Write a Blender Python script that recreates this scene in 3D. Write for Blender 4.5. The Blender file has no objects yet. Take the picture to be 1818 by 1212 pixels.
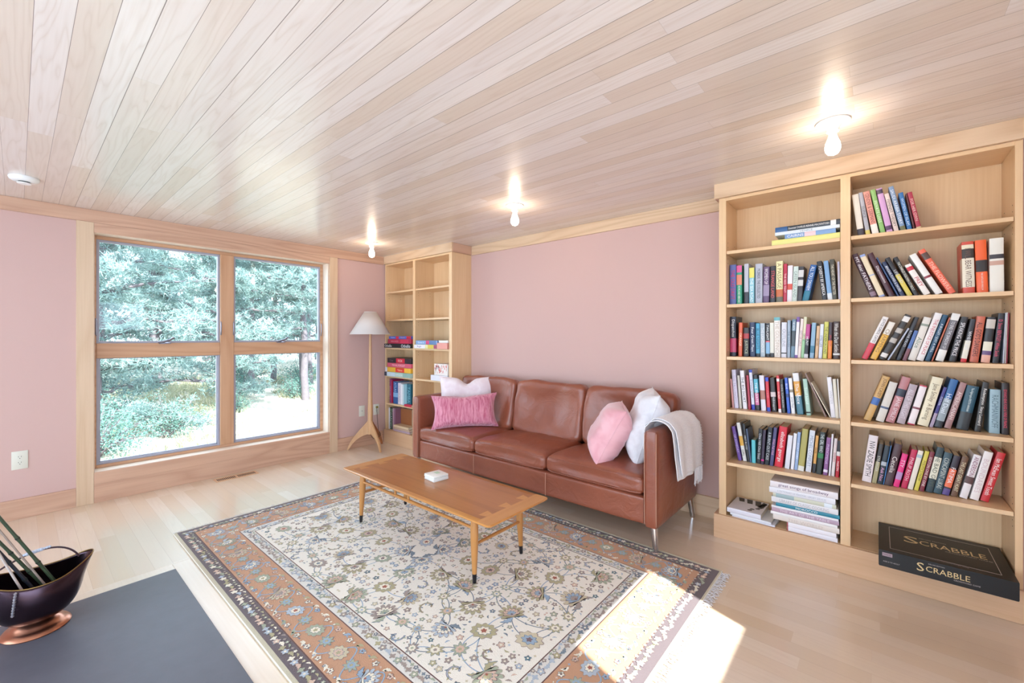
import bpy, bmesh, math, random
from mathutils import Vector, Matrix, noise as mnoise
S=bpy.context.scene
C=S.collection
R=math.radians
# ---------------------------------------------------------------- camera, sky, sun, portals, exposure
cam=bpy.data.cameras.new('camera'); cam.lens=14.968; cam.sensor_width=36; cam.shift_y=-8/1818; cam.clip_start=0.02; cam.clip_end=300
camo=bpy.data.objects.new('camera',cam); C.objects.link(camo)
camo.location=(4.70,0,1.31); camo.rotation_euler=(R(90),0,R(40.69)); S.camera=camo
S.view_settings.view_transform='Standard'; S.view_settings.look='None'; S.view_settings.gamma=1
S.view_settings.use_curve_mapping=False; S.view_settings.exposure=0.47
W=bpy.data.worlds.new('sky'); S.world=W; W.use_nodes=True
bg=W.node_tree.nodes['Background']; bg.inputs[0].default_value=(0.67,0.82,1.0,1); bg.inputs[1].default_value=5.9
def lamp(name,kind,energy,color,loc,rot=None,to=None,**k):
    l=bpy.data.lights.new(name,kind); l.energy=energy; l.color=color
    for a,b in k.items(): setattr(l,a,b)
    o=bpy.data.objects.new(name,l); C.objects.link(o); o.location=loc
    if to is not None: o.rotation_euler=Vector(to).to_track_quat('-Z','Y').to_euler()
    return o
EL=R(40)
lamp('sun','SUN',17.0,(1.0,0.975,0.945),(9,0,8),to=(-.956*math.cos(EL),.294*math.cos(EL),-math.sin(EL)),angle=R(0.6))
def portal(name,loc,to,sx,sy):
    l=bpy.data.lights.new(name,'AREA'); l.shape='RECTANGLE'; l.size=sx; l.size_y=sy; l.cycles.is_portal=True
    o=bpy.data.objects.new(name,l); C.objects.link(o); o.location=loc; o.rotation_euler=Vector(to).to_track_quat('-Z','Z').to_euler()
portal('sky_portal_window',(-.19,1.343,1.19),(1,0,0),1.92,1.93)
portal('sky_portal_added_doors',(2.9,-2.58,1.08),(0,1,0),4.4,2.1)  # this and the next two serve unseen openings added for light
portal('sky_portal_added_side_window',(5.98,-.725,1.2),(-1,0,0),2.35,1.8)
portal('sky_portal_added_high_window',(6.08,1.245,1.66),(-1,0,0),.80,.45)

# ---------------------------------------------------------------- materials
def lin(c):
    if isinstance(c,str): c=[int(c[i:i+2],16)/255 for i in (0,2,4)]
    return tuple((v/12.92 if v<=.04045 else ((v+.055)/1.055)**2.4) for v in c)+(1,)
MC={}
def nt(name):
    m=bpy.data.materials.new(name); m.use_nodes=True; n=m.node_tree.nodes; l=m.node_tree.links
    return m,n,l,n['Principled BSDF']
def mat(c,rough=.5,metal=0,coat=0,bump=0,bscale=60,var=0,name=None,sheen=0,emit=0):
    key=(str(c),rough,metal,coat,bump,bscale,var,sheen,emit)
    if key in MC: return MC[key]
    m,n,l,b=nt(name or 'paint_'+str(c)); col=lin(c)
    b.inputs['Roughness'].default_value=rough; b.inputs['Metallic'].default_value=metal
    b.inputs['Coat Weight'].default_value=coat; b.inputs['Sheen Weight'].default_value=sheen
    tc=n.new('ShaderNodeTexCoord')
    nz=n.new('ShaderNodeTexNoise'); nz.inputs['Scale'].default_value=bscale; nz.inputs['Detail'].default_value=4
    l.new(tc.outputs['Object'],nz.inputs['Vector'])
    mx=n.new('ShaderNodeMixRGB'); mx.inputs[1].default_value=tuple(v*(1-var) for v in col[:3])+(1,); mx.inputs[2].default_value=tuple(min(1,v*(1+var)) for v in col[:3])+(1,)
    l.new(nz.outputs[0],mx.inputs[0]); l.new(mx.outputs[0],b.inputs['Base Color'])
    if bump:
        bp=n.new('ShaderNodeBump'); bp.inputs['Strength'].default_value=bump; bp.inputs['Distance'].default_value=.004
        l.new(nz.outputs[0],bp.inputs['Height']); l.new(bp.outputs[0],b.inputs['Normal'])
    if emit:
        b.inputs['Emission Color'].default_value=col; b.inputs['Emission Strength'].default_value=emit
    MC[key]=m; return m
def mth(n,l,op,a,b=None,c=None):
    x=n.new('ShaderNodeMath'); x.operation=op
    for i,v in enumerate((a,b,c)):
        if v is None: continue
        if isinstance(v,(int,float)): x.inputs[i].default_value=v
        else: l.new(v,x.inputs[i])
    return x.outputs[0]
def wood(name,light,dark,axis='z',rough=.45,coat=.15,grain=1.0,fig=.6,freq=14,bump=.06,thr=.5):
    """boards with growth-ring figure; axis = the way the grain runs"""
    m,n,l,b=nt(name)
    tc=n.new('ShaderNodeTexCoord'); mp=n.new('ShaderNodeMapping'); l.new(tc.outputs['Object'],mp.inputs[0])
    s={'x':(.09,1,1),'y':(1,.09,1),'z':(1,1,.09)}[axis]; mp.inputs['Scale'].default_value=s
    w=n.new('ShaderNodeTexNoise'); w.inputs['Scale'].default_value=3.2; w.inputs['Detail'].default_value=2; l.new(mp.outputs[0],w.inputs[0])
    rings=mth(n,l,'FRACT',mth(n,l,'MULTIPLY',w.outputs[0],freq))
    tri=mth(n,l,'SUBTRACT',1,mth(n,l,'ABSOLUTE',mth(n,l,'SUBTRACT',mth(n,l,'MULTIPLY',rings,2),1)))
    f=n.new('ShaderNodeTexNoise'); f.inputs['Scale'].default_value=90*grain; f.inputs['Detail'].default_value=5; 
    mp2=n.new('ShaderNodeMapping'); l.new(tc.outputs['Object'],mp2.inputs[0]); mp2.inputs['Scale'].default_value=tuple(v if v==1 else .03 for v in s); l.new(mp2.outputs[0],f.inputs[0])
    v=mth(n,l,'ADD',mth(n,l,'MULTIPLY',mth(n,l,'POWER',tri,1.6),fig),mth(n,l,'MULTIPLY',mth(n,l,'SUBTRACT',f.outputs[0],.35),(1-fig)))
    cr=n.new('ShaderNodeMixRGB'); cr.inputs[1].default_value=lin(light); cr.inputs[2].default_value=lin(dark); l.new(v,cr.inputs[0]); cr.use_clamp=True
    l.new(cr.outputs[0],b.inputs['Base Color']); b.inputs['Roughness'].default_value=rough; b.inputs['Coat Weight'].default_value=coat; b.inputs['Coat Roughness'].default_value=.25
    bp=n.new('ShaderNodeBump'); bp.inputs['Strength'].default_value=bump; bp.inputs['Distance'].default_value=.002; l.new(f.outputs[0],bp.inputs['Height']); l.new(bp.outputs[0],b.inputs['Normal'])
    return m
def planks(name,pitch,off,length,cols,rough,coat,gap,gapcol,ringdark,coatr=.2):
    """boards running along x, laid side by side in y"""
    m,n,l,b=nt(name)
    tc=n.new('ShaderNodeTexCoord'); sp=n.new('ShaderNodeSeparateXYZ'); l.new(tc.outputs['Object'],sp.inputs[0])
    x,y=sp.outputs[0],sp.outputs[1]
    q=mth(n,l,'DIVIDE',mth(n,l,'SUBTRACT',y,off),pitch); row=mth(n,l,'FLOOR',q); fy=mth(n,l,'FRACT',q)
    wn=n.new('ShaderNodeTexWhiteNoise'); wn.noise_dimensions='1D'; l.new(row,wn.inputs['W'])
    xx=mth(n,l,'ADD',mth(n,l,'DIVIDE',x,length),mth(n,l,'MULTIPLY',wn.outputs[0],7.3)); seg=mth(n,l,'FLOOR',xx); fx=mth(n,l,'FRACT',xx)
    cv=n.new('ShaderNodeCombineXYZ'); l.new(row,cv.inputs[0]); l.new(seg,cv.inputs[1])
    wn2=n.new('ShaderNodeTexWhiteNoise'); wn2.noise_dimensions='2D'; l.new(cv.outputs[0],wn2.inputs['Vector'])
    ramp=n.new('ShaderNodeValToRGB'); e=ramp.color_ramp.elements
    e[0].position=0; e[0].color=lin(cols[0]); e[1].position=1; e[1].color=lin(cols[-1])
    for i,c in enumerate(cols[1:-1]): k=e.new((i+1)/(len(cols)-1)); k.color=lin(c)
    l.new(wn2.outputs[0],ramp.inputs[0])
    # grain, shifted per board
    gv=n.new('ShaderNodeCombineXYZ'); l.new(mth(n,l,'MULTIPLY',x,.55),gv.inputs[0]); l.new(mth(n,l,'MULTIPLY',y,7),gv.inputs[1]); l.new(mth(n,l,'MULTIPLY',wn2.outputs[0],37),gv.inputs[2])
    w=n.new('ShaderNodeTexNoise'); w.inputs['Scale'].default_value=1.1; w.inputs['Detail'].default_value=3; l.new(gv.outputs[0],w.inputs[0])
    fr=mth(n,l,'FRACT',mth(n,l,'MULTIPLY',w.outputs[0],13)); tri=mth(n,l,'POWER',mth(n,l,'SUBTRACT',1,mth(n,l,'ABSOLUTE',mth(n,l,'SUBTRACT',mth(n,l,'MULTIPLY',fr,2),1))),3)
    fv=n.new('ShaderNodeCombineXYZ'); l.new(mth(n,l,'MULTIPLY',x,2),fv.inputs[0]); l.new(mth(n,l,'MULTIPLY',y,90),fv.inputs[1]); l.new(mth(n,l,'MULTIPLY',wn2.outputs[0],9),fv.inputs[2])
    f=n.new('ShaderNodeTexNoise'); f.inputs['Scale'].default_value=1; f.inputs['Detail'].default_value=4; l.new(fv.outputs[0],f.inputs[0])
    g=mth(n,l,'ADD',mth(n,l,'MULTIPLY',tri,.30),mth(n,l,'MULTIPLY',mth(n,l,'SUBTRACT',f.outputs[0],.4),.5))
    mx=n.new('ShaderNodeMixRGB'); mx.blend_type='MIX'; mx.use_clamp=True; l.new(g,mx.inputs[0]); l.new(ramp.outputs[0],mx.inputs[1]); mx.inputs[2].default_value=lin(ringdark)
    dy=mth(n,l,'MULTIPLY',mth(n,l,'MINIMUM',fy,mth(n,l,'SUBTRACT',1,fy)),pitch); dx=mth(n,l,'MULTIPLY',mth(n,l,'MINIMUM',fx,mth(n,l,'SUBTRACT',1,fx)),length)
    gl=mth(n,l,'LESS_THAN',dy,mth(n,l,'MULTIPLY',mth(n,l,'ADD',wn.outputs[0],.35),gap)); gx=mth(n,l,'LESS_THAN',dx,gap*.5)
    gm=mth(n,l,'MAXIMUM',gl,mth(n,l,'MULTIPLY',gx,.35))
    m2=n.new('ShaderNodeMixRGB'); l.new(mth(n,l,'MULTIPLY',gm,.8),m2.inputs[0]); l.new(mx.outputs[0],m2.inputs[1]); m2.inputs[2].default_value=lin(gapcol)
    l.new(m2.outputs[0],b.inputs['Base Color']); b.inputs['Roughness'].default_value=rough; b.inputs['Coat Weight'].default_value=coat; b.inputs['Coat Roughness'].default_value=coatr
    bp=n.new('ShaderNodeBump'); bp.inputs['Strength'].default_value=.35; bp.inputs['Distance'].default_value=.002
    hh=mth(n,l,'SUBTRACT',mth(n,l,'MULTIPLY',f.outputs[0],.12),gl); l.new(hh,bp.inputs['Height']); l.new(bp.outputs[0],b.inputs['Normal'])
    return m
M={}
M['wall']=mat('d0aea7',.75,bump=.12,bscale=220,var=.015,name='pink_wall_paint')
M['ceil']=planks('whitewashed_ceiling_boards',.0857,.0335,2.1,['e6deda','dfd6d1','e3dad5','e9e2de','d9cabd','e5dcd7','d8c8b8','e7dfda'],.42,.7,.0010,'4a342a','c6b2a2',.19)
M['floor']=planks('maple_floor_boards',.083,.01,.9,['e6d2bc','dfc8ae','e9d8c4','e3ccb2','dbc2a4','ecdccc'],.3,1.0,.0005,'b89a80','dcc6b0',.16)
M['trimz']=wood('pine_trim_upright','dcc0a2','c6a280','z',.5,.1,fig=.35,freq=9)
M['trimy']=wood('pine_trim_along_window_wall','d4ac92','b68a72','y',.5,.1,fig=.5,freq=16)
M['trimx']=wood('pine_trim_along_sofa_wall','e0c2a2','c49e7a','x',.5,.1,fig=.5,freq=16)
M['sash']=wood('fir_window_sash','d0a482','b68662','z',.45,.1,fig=.5,freq=14)
M['sashy']=wood('fir_window_rail','d0a482','b68662','y',.45,.1,fig=.5,freq=14)
M['mapz']=wood('maple_plywood_upright','e8c69c','d2a678','z',.42,.15,fig=.22,freq=5)
M['mapx']=wood('maple_plywood_shelf','e8c69c','d2a678','x',.42,.15,fig=.22,freq=5)
M['edge']=wood('maple_edge_band','f0d8b4','e2c298','z',.42,.15,fig=.2,freq=5)
M['toe']=wood('maple_toe_board','d8b08c','c09068','x',.42,.15,fig=.3,freq=6)
M['tabx']=wood('walnut_veneer_along','b4763f','8a5024','x',.28,.5,fig=.35,freq=7)
M['taby']=wood('oak_end_board','cf9350','b0702e','y',.28,.5,fig=.3,freq=9)
M['tabe']=wood('oak_edge_strip','c88a48','a5652a','x',.3,.5,fig=.3,freq=9)
M['tabz']=wood('oak_turned_leg','c4884a','9c6430','z',.32,.4,fig=.3,freq=8)
M['lampw']=wood('cherry_lamp_post','d2a67c','b5824f','z',.38,.3,fig=.25,freq=6)
M['lampd']=wood('dark_cherry_lamp_leg','a8683c','8a4c26','z',.35,.4,fig=.25,freq=6)
def leather():
    m,n,l,b=nt('cognac_leather')
    tc=n.new('ShaderNodeTexCoord')
    a=n.new('ShaderNodeTexNoise'); a.inputs['Scale'].default_value=2.2; a.inputs['Detail'].default_value=3; l.new(tc.outputs['Object'],a.inputs[0])
    mx=n.new('ShaderNodeMixRGB'); mx.inputs[1].default_value=lin('763a2a'); mx.inputs[2].default_value=lin('a05a40'); l.new(a.outputs[0],mx.inputs[0]); l.new(mx.outputs[0],b.inputs['Base Color'])
    v=n.new('ShaderNodeTexVoronoi'); v.inputs['Scale'].default_value=420; l.new(tc.outputs['Object'],v.inputs[0])
    w=n.new('ShaderNodeTexNoise'); w.inputs['Scale'].default_value=9; w.inputs['Detail'].default_value=3; w.inputs['Distortion'].default_value=1.2; l.new(tc.outputs['Object'],w.inputs[0])
    h=mth(n,l,'ADD',mth(n,l,'MULTIPLY',v.outputs[0],.05),mth(n,l,'MULTIPLY',w.outputs[0],1.0))
    bp=n.new('ShaderNodeBump'); bp.inputs['Strength'].default_value=.45; bp.inputs['Distance'].default_value=.014; l.new(h,bp.inputs['Height']); l.new(bp.outputs[0],b.inputs['Normal'])
    b.inputs['Roughness'].default_value=.34; b.inputs['Coat Weight'].default_value=.35; b.inputs['Coat Roughness'].default_value=.3
    return m
M['leather']=leather()
M['seam']=mat('b98a74',.6,name='leather_stitching')
def fabric(name,c1,c2,scale,sx=(1,1,1),bump=.5,sheen=.4,dist=.006):
    m,n,l,b=nt(name); tc=n.new('ShaderNodeTexCoord'); mp=n.new('ShaderNodeMapping'); mp.inputs['Scale'].default_value=sx; l.new(tc.outputs['Object'],mp.inputs[0])
    a=n.new('ShaderNodeTexNoise'); a.inputs['Scale'].default_value=scale; a.inputs['Detail'].default_value=4; a.inputs['Distortion'].default_value=.6; l.new(mp.outputs[0],a.inputs[0])
    r=n.new('ShaderNodeValToRGB'); r.color_ramp.elements[0].position=.35; r.color_ramp.elements[0].color=lin(c1); r.color_ramp.elements[1].position=.65; r.color_ramp.elements[1].color=lin(c2)
    l.new(a.outputs[0],r.inputs[0]); l.new(r.outputs[0],b.inputs['Base Color']); b.inputs['Roughness'].default_value=.85; b.inputs['Sheen Weight'].default_value=sheen
    bp=n.new('ShaderNodeBump'); bp.inputs['Strength'].default_value=bump; bp.inputs['Distance'].default_value=dist; l.new(a.outputs[0],bp.inputs['Height']); l.new(bp.outputs[0],b.inputs['Normal'])
    return m
M['pinkvel']=fabric('pink_crushed_velvet','bc5a76','e096aa',16,(3.4,3.4,.5),1.0,.6,.01)
M['pinkplain']=fabric('pale_pink_velvet','dfa0aa','ebb6be',9,bump=.3,sheen=.6)
M['blush']=fabric('blush_white_linen','e3d2d8','eee2e6',14,bump=.25)
M['whitefab']=fabric('white_linen','dcdae0','ecebf0',14,bump=.25)
M['throw']=fabric('pale_grey_wool','ececf4','f8f8fc',120,bump=.4)
M['chrome']=mat('d0d0d4',.16,1,name='polished_chrome'); M['steel']=mat('8e8e9a',.35,1,name='brushed_steel')
M['black']=mat('14141a',.35,name='black_lacquer'); M['dark']=mat('101010',.8,name='dark_void')
M['white']=mat('ececec',.4,name='white_plastic'); M['offw']=mat('dedccf',.4,name='ivory_plastic')
M['vinyl']=mat('a4a4b2',.45,name='pale_grey_window_gasket')
M['slate']=mat('5c5c66',.4,bump=.25,bscale=14,var=.12,name='dark_slate')
M['pages']=mat('e9ddc6',.85,var=.06,bscale=300,name='book_paper')
M['shade']=None
def shade_mat():
    m,n,l,b=nt('white_lamp_shade'); b.inputs['Base Color'].default_value=lin('efe9e6'); b.inputs['Roughness'].default_value=.8
    t=n.new('ShaderNodeBsdfTranslucent'); t.inputs[0].default_value=lin('f2ece8'); mx=n.new('ShaderNodeMixShader'); mx.inputs[0].default_value=.35
    l.new(b.outputs[0],mx.inputs[1]); l.new(t.outputs[0],mx.inputs[2]); l.new(mx.outputs[0],n['Material Output'].inputs[0]); return m
M['shade']=shade_mat()
def glass_mat():
    m,n,l,b=nt('window_glass'); n.remove(b)
    t=n.new('ShaderNodeBsdfTransparent'); t.inputs[0].default_value=(.97,.99,.985,1); g=n.new('ShaderNodeBsdfGlossy'); g.inputs['Roughness'].default_value=.02
    f=n.new('ShaderNodeFresnel'); f.inputs[0].default_value=1.45; mx=n.new('ShaderNodeMixShader'); l.new(mth(n,l,'MULTIPLY',f.outputs[0],.6),mx.inputs[0]); l.new(t.outputs[0],mx.inputs[1]); l.new(g.outputs[0],mx.inputs[2]); l.new(mx.outputs[0],n['Material Output'].inputs[0]); return m
M['glass']=glass_mat()
def leafmat(name,a,b_,sc=2.0):
    m,n,l,b=nt(name); tc=n.new('ShaderNodeTexCoord'); z=n.new('ShaderNodeTexNoise'); z.inputs['Scale'].default_value=sc; z.inputs['Detail'].default_value=3; l.new(tc.outputs['Object'],z.inputs[0])
    mx=n.new('ShaderNodeMixRGB'); mx.inputs[1].default_value=lin(a); mx.inputs[2].default_value=lin(b_); l.new(z.outputs[0],mx.inputs[0]); l.new(mx.outputs[0],b.inputs['Base Color']); b.inputs['Roughness'].default_value=.6
    t=n.new('ShaderNodeBsdfTranslucent'); l.new(mx.outputs[0],t.inputs[0]); ms=n.new('ShaderNodeMixShader'); ms.inputs[0].default_value=.35
    l.new(b.outputs[0],ms.inputs[1]); l.new(t.outputs[0],ms.inputs[2]); l.new(ms.outputs[0],n['Material Output'].inputs[0]); return m
M['needle']=leafmat('pine_needles','4c6668','96b0a8'); M['leaf']=leafmat('shrub_leaves','3c6458','70948a'); M['grass']=leafmat('dry_grass','7c8468','b0ac90')
M['bark']=mat('5c565a',.9,bump=.6,bscale=12,var=.25,name='grey_pine_bark')
M['sand']=mat('a8a292',.95,bump=.4,bscale=5,var=.12,name='pale_sandy_ground')
M['copper']=mat('4a3a42',.26,1,var=.5,bscale=7,name='tarnished_copper'); M['brass']=mat('8a6f42',.35,1,var=.25,bscale=9,name='aged_brass')
M['bulb']=mat('ffe6c8',.3,emit=42,name='lit_bulb')

# ---------------------------------------------------------------- mesh helpers
def obj(name,bm,m,parent=None,smooth=False,sharp=40,loc=None):
    me=bpy.data.meshes.new(name); bm.to_mesh(me); bm.free()
    for x in (m if isinstance(m,(list,tuple)) else [m]): me.materials.append(x)
    if smooth:
        for p in me.polygons: p.use_smooth=True
        me.set_sharp_from_angle(angle=R(sharp))
    o=bpy.data.objects.new(name,me); C.objects.link(o)
    if parent is not None: o.parent=parent
    if loc is not None: o.location=loc
    return o
def thing(name,label,cat,loc=(0,0,0),rz=0,group=None):
    o=bpy.data.objects.new(name,None); o.empty_display_size=.05; C.objects.link(o); o.location=loc; o.rotation_euler=(0,0,rz)
    o['label']=label; o['category']=cat
    if group: o['group']=group
    return o
def tag(o,label,cat,group=None,kind=None):
    o['label']=label; o['category']=cat
    if group: o['group']=group
    if kind: o['kind']=kind
    return o
def struct(o): o['kind']='structure'; return o
def bx(bm,x0,x1,y0,y1,z0,z1,mi=0,bev=0,seg=2):
    r=bmesh.ops.create_cube(bm,size=1); vs=r['verts']
    for v in vs: v.co=Vector(((x0+x1)/2+v.co.x*(x1-x0),(y0+y1)/2+v.co.y*(y1-y0),(z0+z1)/2+v.co.z*(z1-z0)))
    fs=set(f for v in vs for f in v.link_faces)
    for f in fs: f.material_index=mi
    if bev:
        es=list(set(e for v in vs for e in v.link_edges)); bmesh.ops.bevel(bm,geom=es,offset=bev,segments=seg,profile=.5,affect='EDGES')
    return vs
def BX(*a,**k):
    bm=bmesh.new(); bx(bm,*a,**k); return bm
def boxes(L,bev=0):
    bm=bmesh.new()
    for b in L: bx(bm,*b,bev=bev)
    return bm
def lathe(bm,prof,n=32,cx=0,cy=0,cap=True,mi=0):
    rings=[]
    for r,z in prof:
        rings.append([bm.verts.new((cx+r*math.cos(2*math.pi*i/n),cy+r*math.sin(2*math.pi*i/n),z)) for i in range(n)])
    for a,b in zip(rings,rings[1:]):
        for i in range(n):
            f=bm.faces.new((a[i],a[(i+1)%n],b[(i+1)%n],b[i])); f.material_index=mi
    if cap:
        bm.faces.new(rings[0][::-1]).material_index=mi; bm.faces.new(rings[-1]).material_index=mi
    return bm
def tube(bm,pts,rad,n=10,cap=True,mi=0,flat=1.0):
    pts=[Vector(p) for p in pts]; rad=rad if isinstance(rad,(list,tuple)) else [rad]*len(pts)
    rings=[]; up=Vector((0,0,1)); prev=None
    for i,p in enumerate(pts):
        t=(pts[min(i+1,len(pts)-1)]-pts[max(i-1,0)]).normalized()
        if prev is None:
            a=t.cross(up); a=a if a.length>.05 else t.cross(Vector((1,0,0)))
        else: a=prev-t*prev.dot(t)
        a.normalize(); prev=a; b=t.cross(a)
        rings.append([bm.verts.new(p+(a*math.cos(2*math.pi*k/n)+b*math.sin(2*math.pi*k/n)*flat)*rad[i]) for k in range(n)])
    for r0,r1 in zip(rings,rings[1:]):
        for k in range(n):
            f=bm.faces.new((r0[k],r0[(k+1)%n],r1[(k+1)%n],r1[k])); f.material_index=mi
    if cap: bm.faces.new(rings[0][::-1]).material_index=mi; bm.faces.new(rings[-1]).material_index=mi
    return bm
def bez(P0,P1,P2,P3,n=12):
    P0,P1,P2,P3=map(Vector,(P0,P1,P2,P3)); o=[]
    for i in range(n+1):
        t=i/n; o.append(P0*(1-t)**3+P1*3*t*(1-t)**2+P2*3*t*t*(1-t)+P3*t**3)
    return o
def soft(sx,sy,sz,r,n=14,bulge=(0,0,0),noise=0,seed=0,freq=3):
    """upholstered block centred on the origin: rounded edges, crowned faces"""
    bm=bmesh.new(); bmesh.ops.create_cube(bm,size=2); bmesh.ops.subdivide_edges(bm,edges=bm.edges[:],cuts=n,use_grid_fill=True)
    h=Vector((sx/2,sy/2,sz/2))
    for v in bm.verts:
        u=v.co.copy(); p=Vector((u.x*h.x,u.y*h.y,u.z*h.z))
        q=Vector([max(-(h[i]-r),min(h[i]-r,p[i])) for i in range(3)]); d=p-q
        if d.length>1e-6: d=d.normalized()*r
        p=q+d
        p.x+=bulge[0]*u.x*(1-u.y**2)*(1-u.z**2); p.y+=bulge[1]*u.y*(1-u.x**2)*(1-u.z**2); p.z+=bulge[2]*u.z*(1-u.x**2)**.6*(1-u.y**2)**.6
        if noise:
            k=mnoise.noise_vector(Vector((p.x*freq+seed,p.y*freq,p.z*freq))); p+=k*noise
        v.co=p
    return bm
def pillow(w,h,t,n=22,pinch=.09,ruck=.006,seed=0,chop=0,crease=0):
    """knife-edge cushion in the xz plane, thickness along y"""
    bm=bmesh.new(); G={}
    for side in (1,-1):
        for i in range(n+1):
            for j in range(n+1):
                u=-1+2*i/n; v=-1+2*j/n
                if side==-1 and (i in (0,n) or j in (0,n)): G[(side,i,j)]=G[(1,i,j)]; continue
                x=w/2*u*(1-pinch*(1-v*v)*abs(u)**2); z=h/2*v*(1-pinch*(1-u*u)*abs(v)**2)
                y=side*t/2*max(0,(1-u**4)*(1-v**4))**.62
                k=mnoise.noise(Vector((x*6+seed,z*6,side*3.1)))*ruck*8*(1-abs(u)*.2)
                edge=min(1,4*(1-max(abs(u),abs(v))))
                y+=k*edge*.5
                if crease: y+=side*crease*edge*math.exp(-(1-abs(u))*3.2)*(math.sin(v*19+seed+3*u)+.6*math.sin(v*31+2*seed))
                if chop and v>0: z-=chop*math.exp(-(u/.22)**2)*v**2*1.0
                G[(side,i,j)]=bm.verts.new((x,y,z))
    for side in (1,-1):
        for i in range(n):
            for j in range(n):
                q=[G[(side,i,j)],G[(side,i+1,j)],G[(side,i+1,j+1)],G[(side,i,j+1)]]
                bm.faces.new(q[::-1] if side==1 else q)
    return bm
def rim(w,h,pinch,rad,n=22,chop=0):
    pts=[]
    def P(u,v):
        z=h/2*v*(1-pinch*(1-u*u)*abs(v)**2)
        if chop and v>0: z-=chop*math.exp(-(u/.22)**2)*v**2
        return (w/2*u*(1-pinch*(1-v*v)*abs(u)**2),0,z)
    for k in range(n): pts.append(P(-1+2*k/n,-1))
    for k in range(n): pts.append(P(1,-1+2*k/n))
    for k in range(n): pts.append(P(1-2*k/n,1))
    for k in range(n+1): pts.append(P(-1,1-2*k/n))
    return tube(bmesh.new(),pts,rad,6)
FC={}
def textmesh(s):
    if s in FC: return FC[s]
    cu=bpy.data.curves.new('t','FONT'); cu.body=s; cu.resolution_u=2; cu.size=1; cu.extrude=0
    o=bpy.data.objects.new('t',cu); C.objects.link(o); dg=bpy.context.evaluated_depsgraph_get(); dg.update()
    me=bpy.data.meshes.new_from_object(o.evaluated_get(dg)); bpy.data.objects.remove(o); bpy.data.curves.remove(cu)
    vs=[v.co.copy() for v in me.vertices]; fs=[tuple(p.vertices) for p in me.polygons]
    if vs:
        x0=min(v.x for v in vs); x1=max(v.x for v in vs); y0=min(v.y for v in vs); y1=max(v.y for v in vs)
        vs=[((v.x-x0)/(x1-x0),(v.y-y0)/(y1-y0)) for v in vs]; asp=(x1-x0)/(y1-y0)
    else: asp=1
    bpy.data.meshes.remove(me); FC[s]=(vs,fs,asp); return FC[s]
def lettering(s,origin,xd,yd,L,Hh,m,parent,name='title',maxasp=2.2,align=.5):
    """flat printed lettering: origin = centre, xd/yd unit directions, L x Hh the room it has"""
    vs,fs,asp=textmesh(s)
    if not vs: return None
    h=Hh; w=L
    if w>asp*h*1.15: w=asp*h*1.15
    if asp*h>w*maxasp: h=w*maxasp/asp
    xd=Vector(xd); yd=Vector(yd); o=Vector(origin); bm=bmesh.new()
    bv=[bm.verts.new(o+xd*((x-align)*w)+yd*((y-.5)*h)) for x,y in vs]
    for f in fs:
        try: bm.faces.new([bv[i] for i in f])
        except ValueError: pass
    return obj(name,bm,m,parent)
def copy_tree(o,parent=None,extra=None):
    c=o.copy(); C.objects.link(c)
    if parent is not None: c.parent=parent
    for ch in KIDS.get(o.name,[]):
        KIDS.setdefault(c.name,[]).append(copy_tree(ch,c))
    return c
KIDS={}
def kids(o):
    KIDS[o.name]=[c for c in bpy.data.objects if c.parent is o]
    for c in KIDS[o.name]: kids(c)
# ---------------------------------------------------------------- the room
XR=5.9; YB=3.29; YF=-2.4; H=2.31
struct(obj('floor',BX(-.17,XR+.06,YF-.17,YB+.17,-.12,0),M['floor']))
struct(obj('ceiling',BX(-.17,XR+.06,YF-.17,YB+.17,H,H+.16),M['ceil']))
struct(obj('wall_left',boxes([(-.17,0,YF-.17,.39,0,H),(-.17,0,2.295,YB+.17,0,H),(-.17,0,.39,2.295,0,.23),(-.17,0,.39,2.295,2.146,H)]),M['wall']))
struct(obj('wall_back',BX(0,XR,YB,YB+.17,0,H),M['wall']))
struct(obj('wall_right',boxes([(XR,XR+.05,YF-.17,-1.9,0,H),(XR,XR+.05,.45,.86,0,H),(XR,XR+.05,-1.9,.45,0,.3),(XR,XR+.05,-1.9,.45,2.1,H),(XR,XR+.05,1.63,YB+.17,0,H),(XR,XR+.05,.86,1.63,0,1.45),(XR,XR+.05,.86,1.63,1.95,H)]),M['wall']))
struct(obj('wall_front',boxes([(0,.7,YF-.15,YF,0,H),(5.1,XR,YF-.15,YF,0,H),(.7,5.1,YF-.15,YF,2.13,H)]),M['wall']))
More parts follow.
